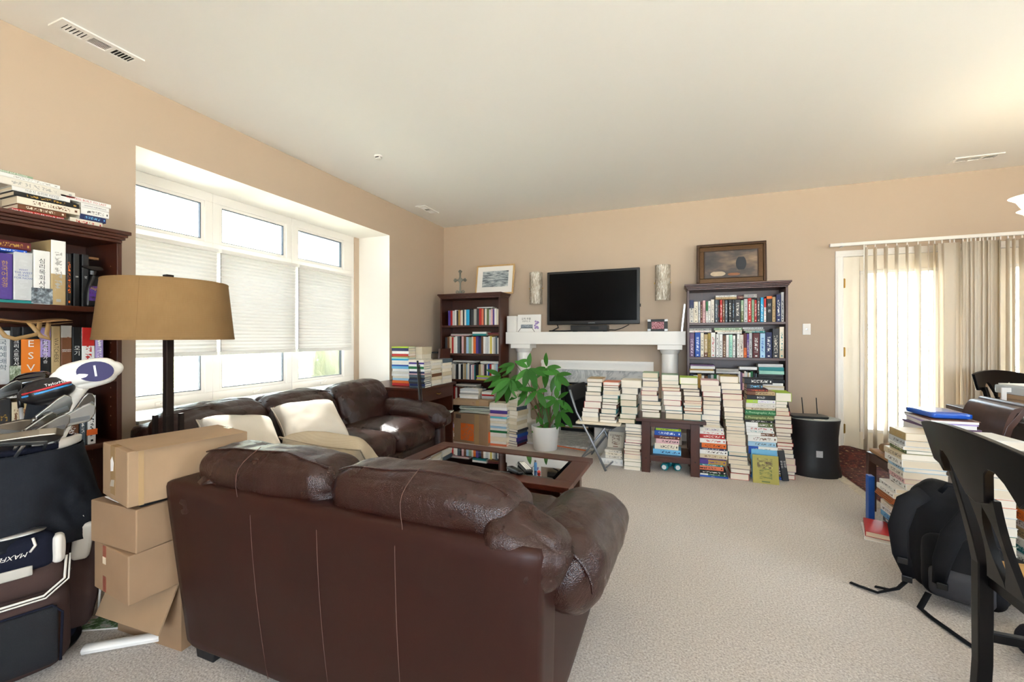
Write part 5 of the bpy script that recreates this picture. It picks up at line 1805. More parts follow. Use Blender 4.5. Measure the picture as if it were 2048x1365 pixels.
# ------------------------------------------------------------------ corner clutter: cartons, papers
q = at(948, 905, Z=0)
t = thing('cardboard_box', 'carton printed with an orange square before the corner bookcase', 'box', (-2.12, 4.43, 0), -.15, 'cartons before the corner bookcase')
bw, bd_, bh = .235, .20, .335
MB().box(-bw, bw, -bd_, bd_, 0, bh).build('carton_body', CARD, t, bevel=.004)
OR = mat('print_orange', '#d8641f', .6)
MB().box(-.13, .05, -bd_ - .0012, -bd_ - .0004, .03, .22).build('orange_print', OR, t)
for k, s in enumerate(('THE', 'HOME', 'DEPOT')):
    lettering(s, .058, CARD, t, T(-.04 + .026 * (k - 1), -bd_ - .0018, .125 - .042 * (k - 1)) @ FACE_MY @ R(.75, 'Z'), 'lettering')
MB().box(bw + .0004, bw + .0012, -.19, -.02, .03, .15).build('orange_print', OR, t)
MB().box(.06, .12, -bd_ - .001, -bd_ - .0003, 0, bh).build('tape', TAPE, t)
MB().box(-.20, -.13, -bd_ - .0012, -bd_ - .0004, .27, .315).build('dark_label', mat('label_brown', '#5b4a3c', .6), t)
# white paper sheaves on it
rp2 = random.Random(2)
SHEAF = [('lowest white folder sheaf on the orange printed carton', .0), ('second white folder sheaf on the orange printed carton', .03), ('third white folder sheaf on the orange printed carton', -.02), ('fourth white folder sheaf on the orange printed carton', .04), ('topmost white folder sheaf on the orange printed carton', -.03)]
z = bh + .0006
for k, (lab, ry) in enumerate(SHEAF):
    th = .020 + .004 * (k % 2)
    t2 = thing('paper_sheaf', lab, 'papers', (-2.11 + .01 * (k % 3), 4.40, z), .1 + ry, 'papers on the orange printed carton')
    MB().sheet(lambda u, v, k=k: (-.20 + .42 * u, -.15 + .29 * v, th * .5 + .004 * math.sin(u * 5 + k) * (1 - v)), 8, 4, .004).build('folder_cover', mat('folder_green_white', '#d7dccb', .6), t2)
    MB().box(-.195, .205, -.145, .13, .001, th * .5 - .009).build('sheets', PAPER, t2)
    z += th * .5 + .006
t = thing('cardboard_box', 'flat shallow carton lying on the white papers', 'box', (-2.16, 4.42, z + .001), .06, 'cartons before the corner bookcase')
MB().box(-.23, .21, -.17, .16, 0, .062).build('carton_body', CARD2, t, bevel=.004)
MB().box(.06, .1, -.171, -.1702, 0, .0622).build('tape', TAPE, t)
lettering('이', .03, mat('ink_brown', PAL['brown'], .5), t, T(.03, -.1712, .03) @ FACE_MY, 'print_mark')
FLATZ = z + .063

# black rod leaning at the desk front and the open folder on the shelf below
t = thing('music_stand', 'thin black folded stand leaning at the desk corner', 'stand', (-2.22, 3.36, 0))
MB().tube([(.03, -.0, .0), (-.0, .0, .45), (-.05, .02, .97)], [.012, .011, .009], 8).build('tube', BLACK, t, smooth=True)
MB().tube([(.05, .01, .0), (.02, .012, .45), (-.035, .03, .93)], [.006, .006, .005], 6).build('inner_rod', BLACK, t, smooth=True)
t = thing('paper_sheaf', 'loose white sheets jutting out of the desk shelf', 'papers', (-2.36, 3.86, .271), .2)
MB().sheet(lambda u, v: (-.16 + .30 * u, -.17 + .34 * v, .10 + .03 * u + .012 * math.sin(6 * v)), 6, 6, .006).build('sheets', PAPER, t, smooth=True)
MB().box(-.16, .08, -.15, .15, 0, .095).build('bundle', mat('dark_binder', '#1a1b1e', .5), t)
t = thing('wooden_easel', 'dark board with a narrow ledge leaning behind the desk', 'easel', (-2.62, 4.42, 0), 0)
MB().box(-.012, .012, -.12, .12, 0, 1.06, T(-.06, 0, 0) @ R(.09, 'Y')).build('board', WOOD, t)
MB().box(-.13, .0, -.12, .12, 1.0, 1.015).build('ledge', BLACKM, t)
# ------------------------------------------------------------------ beside the window: spray bottle, paper bag, golf gear
p = at(190, 608, X=-2.775)
sb = thing('spray_bottle', 'black trigger spray bottle with purple label on the bookcase', 'bottle', (-2.80, p.y, 1.3458), .3)
prof = [(-.042, 0), (.045, 0), (.048, .02), (.042, .09), (.040, .12), (.022, .15), (.018, .165), (-.014, .165), (-.018, .15), (-.030, .12), (-.040, .07)]
MB().prism([(a, b) for a, b in prof], -.024, .024, 'x').build('bottle_body', BLACK, sb, bevel=.01, bseg=3)
MB().lathe([(.017, .165), (.018, .185), (.013, .19)], 14).build('collar', BLACK, sb, smooth='auto')
MB().prism([(-.055, .197), (-.05, .205), (.03, .212), (.045, .205), (.045, .195), (.02, .188), (-.01, .186), (-.03, .19)], -.014, .014, 'x').build('trigger_head', BLACK, sb, bevel=.004)
MB().tube([(0, -.022, .192), (0, -.03, .17), (0, -.026, .145)], .005, 6).build('trigger', BLACK, sb)
MB().box(.0245, .0252, -.036, .038, .03, .105).build('label', m_picture('bottle_label', [(.35, '#1a1420'), (.55, '#5b2f8a'), (.7, '#3a5c9a')], 3, 5), sb)
MB().box(.0253, .0258, -.036, .038, .052, .066).build('purple_band', mat('purple_label', '#5a2f94', .4), sb)
lettering("Meguiar's", .017, mat('label_gold', '#c9a84f', .4), sb, T(.026, .0, .092) @ FACE_PX, 'brand', shear=.3)
tag(MB().box(-.03, .03, -.06, .06, 0, .012, T(-2.86, p.y - .02, 1.595)).build('wood_offcut', m_wood('oak_piece', '#6a4420', '#8c6236')), 'small brown wooden piece lying above the black volumes', 'block')

# paper carrier bag squashed on the middle shelf
zb = at(60, 655, X=-2.80).z
pb = thing('paper_bag', 'flattened brown paper bag with ribbon handles over the spines', 'bag', (-2.79, at(50, 640, X=-2.79).y, zb + .008))
KR = mat('kraft_paper', '#8f6a42', .7, vary=.15, vscale=12)


def bagf(s):
    return lambda u, v: (-.13 + .19 * v, -.16 + .30 * u, .012 + s * (.006 + .012 * math.sin(PI * v)) + .007 * math.sin(u * 7 + s))


MB().sheet(bagf(1), 12, 8, .0015).build('upper_sheet', KR, pb, smooth=True)
MB().sheet(bagf(0), 12, 8, .0015).build('lower_sheet', KR, pb, smooth=True)
RIB = mat('bronze_ribbon', '#96764a', .35)
for y0, y1 in ((-.09, -.03), (.02, .0)):
    MB().tube([(.05, y0 - .03, .02), (.075, y0 - .02, -.01), (.085, y0, -.05), (.085, y0 + .03, -.062), (.083, y1 + .04, -.04), (.07, y1 + .05, -.005), (.05, y1 + .06, .02)], .010, 6, flat=.15, up=(1, 0, 0)).build('ribbon_handle', RIB, pb, smooth=True)

# golf bag with a dark jacket thrown over its upper half
gb = thing('golf_bag', 'navy and white golf bag draped with a dark jacket', 'golf bag', (-2.30, .80, 0), 1.2)
NAVY = m_weave('bag_navy', '#12131c', '#1e2030', 500, bump=.2)
BROWNP = m_weave('bag_taupe', '#3a2c29', '#4c3a36', 500, bump=.2)
WPAN = mat('bag_white', '#ddd6cb', .55)
MB().lathe([(.135, 0), (.150, .02), (.150, .10), (.140, .3), (.135, .6), (.145, .74), (.150, .765), (.140, .77), (.12, .74), (0, .70)], 28, sx=1.05).build('bag_tube', NAVY, gb, smooth='auto')


def jk(u, v):
    a = 2 * PI * u
    z = .775 - .33 * v - .06 * v * math.sin(a * 1 + 1.2)
    r = .162 + .045 * v + .016 * v * math.sin(a * 5 + 4 * v) + .026 * (.2 + v) * noise.noise(Vector((math.cos(a) * 3, math.sin(a) * 3, v * 4)))
    r += .02 * v * math.sin(a * 3 + 1)
    return (r * 1.06 * math.cos(a), r * math.sin(a), z + .008 * noise.noise(Vector((math.cos(a) * 4, math.sin(a) * 4, 9))))


MB().sheet(jk, 110, 30, .003).build('jacket', NAVYC, gb, smooth=True)
MB().lathe([(.146, .772), (.156, .778), (.158, .79), (.146, .796), (.136, .788)], 28, sx=1.05).build('top_cuff', NAVY, gb, smooth=True)
MB().lathe([(.150, .77), (.163, .778), (.164, .80), (.150, .808), (.138, .79)], 10, sx=1.05, a0=-.9, a1=-.1).build('knit_cuff', WPAN, gb, smooth=True)
MB().puff((.27, .16, .30), .06, 14, (0, .02, .01), .003, 8, None, T(0, -.16, .165)).build('lower_pocket', BROWNP, gb, smooth=True)
MB().puff((.21, .03, .20), .012, 8, (0, .006, 0), M=T(0, -.248, .15)).build('mesh_panel', mat('mesh_black', '#0d0e14', .8, bump=.8, bscale=500), gb, smooth=True)
zp = lambda pts, nm, m, r=.004: MB().tube(pts, r, 6).build(nm, m, gb, smooth=True)
zp([(-.11, -.25, .05), (-.115, -.252, .22), (-.09, -.256, .255), (.09, -.256, .255), (.115, -.252, .22), (.11, -.25, .05)], 'zip_edge', NAVY)
MB().puff((.25, .13, .12), .05, 12, (0, .015, 0), .002, 9, None, T(.0, -.175, .345)).build('upper_pocket', BROWNP, gb, smooth=True)
zp([(-.125, -.205, .40), (-.12, -.235, .33), (-.07, -.252, .295), (.07, -.252, .295), (.12, -.235, .33), (.125, -.205, .40)], 'white_piping', WPAN)
zp([(-.135, -.195, .40), (-.13, -.228, .322), (-.075, -.25, .284), (.075, -.25, .284), (.13, -.228, .322), (.135, -.195, .40)], 'white_piping', WPAN, .003)
MB().puff((.20, .08, .13), .035, 12, (0, .012, 0), .002, 9, None, T(.0, -.195, .44)).build('flap_pocket', NAVY, gb, smooth=True)
lettering('MAXFLI', .021, WPAN, gb, T(.0, -.247, .452) @ R(PI / 2 - .1, 'X') @ R(PI, 'Z'), 'brand', shear=.35)
for x in (-.05, .045):
    zp([(x, -.238, .50), (x + .006, -.247, .475), (x - .006, -.243, .455)], 'cord', WPAN, .004)
for x in (-.105, .105):
    MB().puff((.03, .05, .10), .014, 8, (.004, .004, 0), M=T(x, -.205, .435)).build('white_side', WPAN, gb, smooth=True)
MB().puff((.09, .01, .034), .004, 6, M=T(0, -.244, .392)).build('name_tag', mat('tag_grey', '#b7b1a6', .6), gb, smooth=True)
MB().lathe([(.02, 0), (.085, .004), (.088, .008), (.02, .012)], 20, T(-.01, -.215, .512) @ R(.12, 'X'), sy=.35).build('handle_plate', CHROME, gb, smooth=True)
# side panels turned towards the window light
MB().puff((.10, .07, .42), .03, 10, (.01, 0, 0), .003, 8, None, T(.17, -.06, .27) @ R(.12, 'Y')).build('side_pocket', BROWNP, gb, smooth=True)
MB().puff((.05, .03, .14), .014, 8, (.004, 0, 0), M=T(.17, -.095, .40) @ R(.12, 'Y')).build('white_side', WPAN, gb, smooth=True)
zp([(.215, -.09, .10), (.222, -.09, .25), (.20, -.09, .40), (.17, -.1, .5)], 'white_piping', WPAN)
MB().lathe([(.16, 0), (.165, .012), (.15, .03)], 28, sx=1.05).build('base_cup', BLACK, gb, smooth='auto')


def gpt(px, py, Y):
    return at(px, py, Y=Y - .05)


def club(name, label, hub, head, rot, s, grip_at, m=STEELD, kind='iron'):
    """head centre px hub at depth Y; shaft runs down into the bag"""
    p = gpt(*hub)
    t = thing(name, label, 'golf club', tuple(p), 1.1, 'golf clubs in the bag')
    Mr = Euler(rot).to_matrix().to_4x4()
    if kind == 'iron':
        poly = [(-.040, -.016), (-.034, -.022), (.028, -.018), (.042, .002), (.046, .022), (.036, .033), (.018, .028), (-.034, .002)]
        MB().prism([(a * s, b * s) for a, b in poly], -.006 * s, .006 * s, 'y', Mr).build('club_head', m, t, bevel=.003)
        MB().box(-.02 * s, .03 * s, -.0068 * s, -.0060 * s, -.012 * s, .0 * s, Mr).build('face_grooves', mat('groove_grey', '#6f7070', .4, metal=.8), t)
        h = Mr @ Vector((-.038 * s, 0, -.006 * s))
        e = R(-1.1, 'Z') @ (Vector(grip_at) - p)
        d = (e - h).normalized()
        MB().tube([h, h + d * .05], [.0075, .0065], 8).build('hosel', m, t, smooth=True)
        MB().tube([h + d * .05, h + d * .075], .0062, 8).build('ferrule', BLACK, t, smooth=True)
        MB().tube([h + d * .075, e], [.0052, .0048], 8).build('shaft', CHROME, t, smooth=True)
    return t


def inb(dx, dy):
    return (-2.30 + dx, .80 + dy, .72)


irons = [((8, 785, .83), (0, -.2, .4), 1.1, (-.06, 0), 'steel mallet club standing highest at the bag edge'), ((105, 822, .84), (.1, -.35, .25), 1.25, (.02, .02), 'broad iron head just under the dark driver'), ((148, 836, .86), (.1, -.12, .2), 1.25, (.05, .04), 'iron head reaching farthest towards the bookcase books'), ((78, 851, .80), (.1, -.2, .5), 1.05, (.0, -.02), 'iron head tilted low in the middle of the bag'),
         ((101, 855, .78), (.15, -.15, .3), 1.05, (.03, -.03), 'iron head overlapping the low middle one'), ((165, 813, .92), (.1, -.6, .4), 1.0, (.06, .06), 'small iron head half hidden by the white club cover'), ((12, 858, .76), (.2, .3, .2), 1.25, (-.05, -.04), 'bronzed wedge head at the near rim of the bag'), ((40, 878, .70), (1.1, .12, .15), 1.9, (-.02, -.06), 'long bronzed blade lying across the bag rim')]
BRZ = mat('bronzed_steel', '#7d7468', .3, metal=1.0)
for k, (hub, rot, s, (dx, dy), lab) in enumerate(irons):
    club('golf_club', lab, hub, None, rot, s, inb(dx, dy), BRZ if k >= 6 else STEELD)


def wood_club(label, px, py, Y, kind, grip):
    p = at(px, py, Y=Y)
    t = thing('golf_club', label, 'golf club', tuple(p), 1.05, 'golf clubs in the bag')
    e = R(-1.05, 'Z') @ (Vector(grip) - p)
    if kind == 'driver':
        MB().puff((.115, .10, .055), .027, 12, (.01, .01, .012), M=R(-.15, 'Y')).build('club_head', mat('gloss_black', '#08080a', .12, coat=1.0), t, smooth=True)
        MB().tube([(-.04, 0, -.02), Vector((-.04, 0, -.02)).lerp(e, .3)], .009, 8).build('ferrule', BLACK, t, smooth=True)
        MB().tube([Vector((-.04, 0, -.02)).lerp(e, .3), e], .006, 8).build('shaft', mat('pale_shaft', '#c9c9cc', .35), t, smooth=True)
    elif kind == 'sock':
        MB().puff((.13, .10, .085), .042, 12, (.01, .01, .006), M=R(-.25, 'Y')).build('head_cover', mat('cover_black', '#101014', .35), t, smooth=True)
        for dz, c in ((.006, '#b5242c'), (-.004, '#3a8fd0')):
            MB().tube([(-.055, -.042, -.01 + dz), (-.01, -.06, .004 + dz), (.045, -.052, .022 + dz), (.064, -.02, .026 + dz)], .004, 6).build('stripe', mat('stripe' + c, c, .4), t, smooth=True)
        lettering('TaylorMade', .014, PAPER, t, T(.034, -.056, .034) @ R(PI / 2, 'X') @ R(.25, 'Z'), 'brand')
        MB().tube([(-.02, 0, -.03), Vector((-.02, 0, -.03)).lerp(e, .5), e], [.03, .026, .026], 12).build('cover_neck', NAVYC, t, smooth=True)
    else:
        WQ = m_weave('quilted_white', '#e9e5dc', '#f4f1ea', 120, bump=.15)
        MB().puff((.19, .12, .085), .042, 14, (.012, .012, .01), .003, 14, lambda q: Vector((q.x, q.y, q.z * (1.1 - .9 * max(0, q.x)) + .1 * q.x)), R(-.12, 'Y')).build('head_cover', WQ, t, smooth=True)
        MB().tube([(-.03, 0, -.03), Vector((-.045, 0, -.07)), Vector((-.045, 0, -.07)).lerp(e, .5), e], [.045, .036, .045, .042], 14).build('cover_neck', WQ, t, smooth=True)
        MB().lathe([(.0, .0), (.046, 0), (.046, .002), (.0, .003)], 24, T(.028, -.069, .012) @ R(PI / 2, 'X'), sx=1.15, sy=.85).build('number_badge', mat('badge_navy', '#231d52', .6), t)
        lettering('1', .062, PAPER, t, T(.028, -.0735, .012) @ FACE_MY @ R(.12, 'Z'), 'number')
    return t


wood_club('glossy black driver head turned away', 68, 763, .90, 'driver', inb(-.02, .03))
wood_club('driver under a black cover with red and blue stripes', 95, 783, .84, 'sock', inb(.0, .02))
wood_club('club under a quilted white cover with a navy number badge', 176, 748, .95, 'cover', inb(.06, .03))

# things on the carpet by the bag
pr = thing('paper_roll', 'rolled white paper lying on the carpet by the golf bag', 'paper', (-1.99, .955, 0), .45)
MB().sheet(lambda u, v: ((.013 + .011 * u * 0 + .004 * math.sin(5 * u)) * math.cos(u * 8.5) * 1.5, -.10 + .24 * v, .019 + (.014) * math.sin(u * 8.5)), 26, 4, .001, R(-1.35, 'Z')).build('sheet', PAPER, pr, smooth=True)
mg = thing('magazine', 'glossy magazine with red tulips lying behind the golf bag', 'magazine', (-2.20, 1.06, 0), .5)
MB().box(-.10, .10, -.07, .07, .0005, .006).build('pages', PAPER, mg)
MB().box(-.10, .10, -.07, .07, .0061, .007).build('cover', m_picture('tulip_cover', [(.3, '#20301f'), (.48, '#5b7f45'), (.56, '#c8cfc4'), (.68, '#b8281c')], 5, 3), mg)
# ------------------------------------------------------------------ dining corner
BLK = mat('black_lacquer', '#060404', .34, vary=.2, vscale=20, spec=.2)
RUSH = m_weave('rush_seat', '#8f6a3c', '#c39a62', 260, bump=.7)


def side_chair(label, loc, rotz, m, rush=True, arch=True, h=.90, lean=.12, w=.42, group=None):
    """faces local +x; back stands at x=0, y -w/2..w/2"""
    t = thing('dining_chair', label, 'chair', loc, rotz, group)
    zs = .46
    hw = w / 2

    def bx(z):                                   # back sweeps rearwards with height
        u = max(0, (z - zs) / (h - zs))
        return -lean * u ** 1.2

    def curve(y):                                # concave crest
        return .035 * (1 - (y / (hw + .05)) ** 2) * -1
    # crest rail: tall plank with arches cut below it either side of the splat
    top, n = h, 24
    ys = [-(hw + .035) + (2 * hw + .07) * i / n for i in range(n + 1)]

    def low(y):
        a = abs(y)
        if a < .055:
            return h - .20 - (.055 - a) * .35
        if a > hw - .045:
            return h - .155
        u = (a - .055) / (hw - .045 - .055)
        return h - .095 - .085 * (abs(2 * u - 1)) ** 2.2
    mb = MB()
    th = .022
    v, f = [], []
    for y in ys:
        zt = top - .03 * (abs(y) / (hw + .035)) ** 2
        for z in (low(y), (low(y) + zt) / 2, zt):
            x = bx(z) + curve(y)
            v += [(x, y, z), (x - th, y, z)]
    for i in range(n):
        a, b = i * 6, (i + 1) * 6
        for k in (0, 2):
            f += [(a + k, b + k, b + k + 2, a + k + 2), (a + k + 1, a + k + 3, b + k + 3, b + k + 1)]
        f += [(a, a + 1, b + 1, b), (a + 4, b + 4, b + 5, a + 5)]
    f += [(0, 2, 3, 1), (2, 4, 5, 3), (n * 6, n * 6 + 1, n * 6 + 3, n * 6 + 2), (n * 6 + 2, n * 6 + 3, n * 6 + 5, n * 6 + 4)]
    mb.add(v, f)
    mb.build('crest_rail', m, t, smooth='auto', bevel=.003)
    # splat with an almond opening
    ns = 14
    L_, R_ = [], []
    sp = MB()
    for sgn in (-1, 1):
        vv, ff = [], []
        for i in range(ns + 1):
            u = i / ns
            z = zs + .015 + (h - .19 - zs - .015) * u
            hole = .030 * max(0, math.sin(PI * min(1, max(0, (u - .06) / .8)))) ** .8
            outer = .062 - .022 * math.sin(PI * u) + .015 * (1 - u)
            for (yy) in (hole, outer):
                x = bx(z) - .028
                vv += [(x, sgn * yy, z), (x - .018, sgn * yy, z)]
        for i in range(ns):
            a, b = i * 4, i * 4 + 4
            q = [(a, a + 2, b + 2, b), (a + 1, b + 1, b + 3, a + 3), (a, b, b + 1, a + 1), (a + 2, a + 3, b + 3, b + 2)]
            ff += q if sgn > 0 else [tuple(reversed(k)) for k in q]
        ff += [(0, 1, 3, 2), (ns * 4, ns * 4 + 2, ns * 4 + 3, ns * 4 + 1)]
        sp.add(vv, ff)
    bm = bmesh.new()
    so = sp.build('splat', m, t, smooth='auto')
    bm.from_mesh(so.data)
    bmesh.ops.remove_doubles(bm, verts=bm.verts, dist=.0005)
    bm.to_mesh(so.data)
    bm.free()
    for s in (-1, 1):
        y = s * (hw - .018)
        pts = [(-.008, y, 0), (.0, y, .15), (0.0, y, .32), (.0, y, .47)] + [(bx(z), y, z) for z in (.55, .65, .75, h - .13)]
        pv = MB()
        pv.tube(pts, [.026, .026, .027, .027, .024, .021, .019, .017], 4)
        pv.build('back_leg', m, t, bevel=.003)
        pts = [(.46, y, 0), (.435, y, .2), (.425, y, .455)]
        MB().tube(pts, [.017, .02, .024], 4).build('front_leg', m, t, bevel=.003)
        MB().box(.02, .41, y - .011, y + .011, .22, .25).build('side_stretcher', m, t, bevel=.003)
        MB().box(.02, .42, y - .012, y + .012, .40, .452).build('side_rail', m, t, bevel=.003)
    MB().box(.40, .42, -hw + .03, hw - .03, .40, .452).build('front_rail', m, t, bevel=.003)
    MB().box(.005, .025, -hw + .03, hw - .03, .40, .452).build('rear_rail', m, t, bevel=.003)
    MB().box(.19, .21, -hw + .03, hw - .03, .225, .245).build('cross_stretcher', m, t)
    MB().puff((.42, w - .03, .035), .015, 8, (0, 0, .012), M=T(.215, 0, .468)).build('rush_seat' if rush else 'seat', RUSH if rush else m, t, smooth=True)
    return t


side_chair('black wooden chair with rush seat in the near corner', (.915, 1.62, 0), 0, BLK, h=.93, lean=.115, group='black dining chairs')
side_chair('black wooden chair on the far side of the dining table', (2.50, 4.56, 0), -PI / 2 + .5, BLK, h=.92, lean=.1, w=.42, group='black dining chairs')

# brown chair with rolled back, looking to -x, heaped with papers
bc = thing('dining_chair', 'brown wooden chair with a rolled back heaped with papers', 'chair', (1.70, 3.42, 0), PI, None)
# local: faces +x (world -x); y -.2..+.2
hw = .195
MB().sheet(lambda u, v: (-.0 - .10 * max(0, v - .1) ** 1.5 - (.035 * math.sin((v - .85) / .15 * PI / 2) if v > .85 else 0), -hw + 2 * hw * u, .47 + .33 * math.sin(min(1, v) * PI / 2 * .98)), 10, 18, .024).build('back_panel', WOODB, bc, smooth='auto')
MB().lathe([(.024, -hw - .004), (.024, hw + .004)], 16, T(-.128, 0, .79) @ R(PI / 2, 'X')).build('back_roll', WOODB, bc, smooth='auto')
for s in (-1, 1):
    y = s * (hw - .012)
    MB().tube([(-.05, y, 0), (-.01, y, .2), (.0, y, .40), (-.01, y, .55), (-.045, y, .68), (-.11, y, .785)], [.022, .022, .024, .022, .02, .018], 4).build('back_leg', WOODB, bc, bevel=.002)
    MB().box(.43, .475, y - .022, y + .022, 0, .40).build('front_leg', WOODB, bc, bevel=.003)
    MB().box(.02, .44, y - .012, y + .012, .345, .40).build('side_rail', WOODB, bc, bevel=.002)
MB().box(.445, .47, -hw + .03, hw - .03, .345, .40).build('front_rail', WOODB, bc, bevel=.002)
MB().puff((.46, .38, .03), .012, 8, (0, 0, .008), M=T(.235, 0, .416)).build('seat', mat('tan_seat', '#9a7450', .7, vary=.2, vscale=20), bc, smooth=True)


def pile(items, x0, y0, z0, where, group, yaw=0.0, Lx=.23, Ly=.235, first=0):
    """books with one corner at (x0,y0), reaching +x and +y; spine to -x. (thickness, colour, dx, dy, size x, size y, ink)"""
    z = z0
    n = len(items)
    for i, it in enumerate(items):
        th, c, dx, dy, sx, sy = it[:6]
        ink = it[6] if len(it) > 6 else None
        pos = 'lowest' if i + first == 0 else ('topmost' if i == n - 1 else ORD[i + first] + ' from bottom')
        # spine length along y, width along x
        book('%s book, %s in %s' % (c, pos, where), sy, sx, th - .0008, (x0 + dx + sx / 2, y0 + dy + sy / 2, z), -PI / 2 + yaw + jig(.03), col=c, ink=ink, group=group)
        z += th
    return z


G = 'books stacked on the carpet by the brown chair'
z = pile([(.030, 'silver', .02, .0, .2, .19), (.024, 'offwhite', .02, .0, .2, .2), (.036, 'slate', .012, 0, .2, .2, 'white'), (.034, 'skyblue', .0, 0, .2, .2, 'blue'), (.038, 'white', .0, .0, .2, .2), (.026, 'cream', .0, 0, .21, .2, 'grey'), (.034, 'brown', .012, .006, .2, .19, 'grey')], 1.185, 3.085, 0, 'stack by the brown chair', G)
# orange folders between the books
t = thing('folder', 'sheaf of orange brown folders in the stack by the brown chair', 'folder', (1.175, 3.08, z))
for k in range(4):
    MB().box(-.02 + .004 * k, .21, -.005 * k, .205, .0085 * k, .0085 * k + .0065).build('folder_sheet', mat('folder_orange', '#a35a2c', .6), t)
z += .0345
G = 'books stacked on the carpet by the brown chair'
z = pile([(.030, 'white', -.02, -.01, .22, .21), (.026, 'white', -.005, -.005, .21, .21), (.035, 'white', .04, -.01, .2, .2), (.03, 'pink', .035, -.01, .2, .2), (.04, 'offwhite', .03, -.01, .2, .2), (.024, 'lightblue', .032, -.01, .19, .2), (.044, 'white', .02, -.012, .2, .21), (.036, 'beige', .015, -.014, .2, .21), (.022, 'olive', .04, -.012, .19, .2),
          (.020, 'white', .03, -.014, .2, .2), (.034, 'silver', .035, -.014, .19, .2), (.045, 'tan', .036, -.014, .19, .2, 'gold')], 1.185, 3.085, z, 'stack by the brown chair', G, first=7)
G = 'white books stacked behind the black chair'
z = pile([(.05, 'white', 0, 0, .19, .2), (.05, 'offwhite', .01, 0, .18, .2), (.05, 'green', .0, 0, .19, .2), (.045, 'white', .005, 0, .19, .2), (.05, 'silver', .0, 0, .19, .2), (.05, 'white', .01, 0, .18, .2), (.045, 'orange', .0, 0, .19, .2), (.05, 'white', .0, 0, .19, .2), (.06, 'offwhite', .0, 0, .19, .2), (.055, 'slate', .005, 0, .18, .2), (.05, 'white', -.02, 0, .15, .2), (.05, 'lightblue', .0, 0, .18, .2)], 1.455, 2.99, 0, 'stack seen past the chair splat', G)
book('large white book lying open side up on the stack behind the chair', .23, .28, .045, (1.53, 3.08, z), -PI / 2 + .1, col='white', group=G)
G = 'books stacked under the dining table edge'
pile([(.045, 'white', .0, 0, .19, .2), (.05, 'teal', .015, 0, .18, .2), (.04, 'white', -.01, 0, .19, .2), (.045, 'tan', .0, 0, .19, .2), (.05, 'white', .01, 0, .19, .2), (.05, 'orange', -.01, 0, .2, .2), (.05, 'tan', .0, 0, .19, .2), (.05, 'white', .0, .0, .2, .2), (.04, 'offwhite', .0, 0, .2, .21), (.04, 'maroon', .01, .0, .2, .21)], 1.69, 2.98, 0, 'stack under the dining table', G)
# low pile in front: red book and blue ones
book('thin white book lying under the red one on the carpet', .23, .16, .022, (1.135, 3.16, 0), -PI / 2 - .25, col='white', group='low pile on the carpet')
book('red book lying on the carpet at the foot of the stacks', .235, .165, .03, (1.145, 3.155, .0225), -PI / 2 - .28, col='red', group='low pile on the carpet')
book('blue and green book lying on the red one', .22, .12, .02, (1.165, 3.17, .053), -PI / 2 - .25, col='cyan', ink='green', group='low pile on the carpet') if False else None
t = thing('blue_binder', 'upright blue plastic binder behind the stack by the brown chair', 'binder', (1.155, 3.315, 0), .0)
MB().box(-.02, .012, .0, .05, 0, .31).build('binder_cover', mat('binder_blue', '#1450a8', .35), t, bevel=.004)

# heap on the brown chair
z = .4375
tag(MB().puff((.15, .16, .05), .024, 10, (0, 0, .01), .004, 12, None, T(1.32, 3.42, z + .026)).build('cloth_roll', mat('tan_cloth', '#8d6a45', .8, vary=.2, vscale=30), smooth=True), 'rolled tan cloth on the brown chair seat', 'cloth')
G = 'papers heaped on the brown chair'
z0 = z
for k, (th, c, lab) in enumerate(((.05, 'slate', 'slate file lying lowest on the brown chair'), (.06, 'white', 'white paper sheaf second on the brown chair'), (.05, 'offwhite', 'off white paper sheaf third on the brown chair'), (.05, 'plum', 'plum grey file fourth on the brown chair'), (.03, 'lilac', 'lilac paper sheaf fifth on the brown chair'), (.02, 'brown', 'brown folder under the blue plastic wallet'))):
    t = thing('paper_sheaf', lab, 'papers', (1.53, 3.43, z0), jig(.1), G)
    MB().box(-.11, .11, -.15, .15, 0, th * .75).build('sheets', PAPER, t)
    MB().box(-.115, .115, -.155, .155, th * .75, th - .001).build('cover', mat('paper_' + c, PAL[c], .5), t)
    z0 += th
t = thing('plastic_wallet', 'shiny blue plastic wallet topmost on the brown chair', 'binder', (1.525, 3.44, z0), .1)
MB().puff((.20, .26, .034), .012, 8, (0, 0, .006), .002, 12, M=T(0, 0, .0185)).build('wallet_body', mat('wallet_blue', '#1b55b8', .15, spec=.8), t, smooth=True)

# dining table at the picture edge
dt = thing('dining_table', 'dark wooden dining table at the picture edge covered with papers', 'table', (2.62, 3.05, 0))
MB().box(-.80, .9, -.85, .95, .675, .705).build('table_top', WOODB, dt, bevel=.004)
MB().box(-.74, .84, -.79, -.77, .58, .6745).build('apron', WOODB, dt)
MB().box(-.74, -.72, -.77, .87, .58, .6745).build('apron', WOODB, dt)
for x in (-.70, .8):
    for y in (-.75, .52):
        MB().box(x - .035, x + .035, y - .035, y + .035, 0, .6745).build('leg', WOODB, dt, bevel=.003)
t = thing('cardboard_box', 'brown shoe-box sized carton on the dining table', 'box', (2.27, 3.78, .7055), .1, 'boxes on the dining table')
MB().box(-.20, .2, -.14, .14, 0, .075).build('carton_body', CARD2, t, bevel=.003)
MB().box(-.205, .205, -.145, .145, .0755, .105).build('lid', CARD2, t, bevel=.003)
t = thing('printer', 'flat silver grey device on the carton on the dining table', 'printer', (2.28, 3.80, .811), .1)
MB().box(-.22, .22, -.15, .15, 0, .055).build('housing', mat('device_grey', '#b9bcbd', .4), t, bevel=.006)
MB().box(-.05, .20, -.1515, -.1502, .008, .03).build('slot', BLACKM, t)
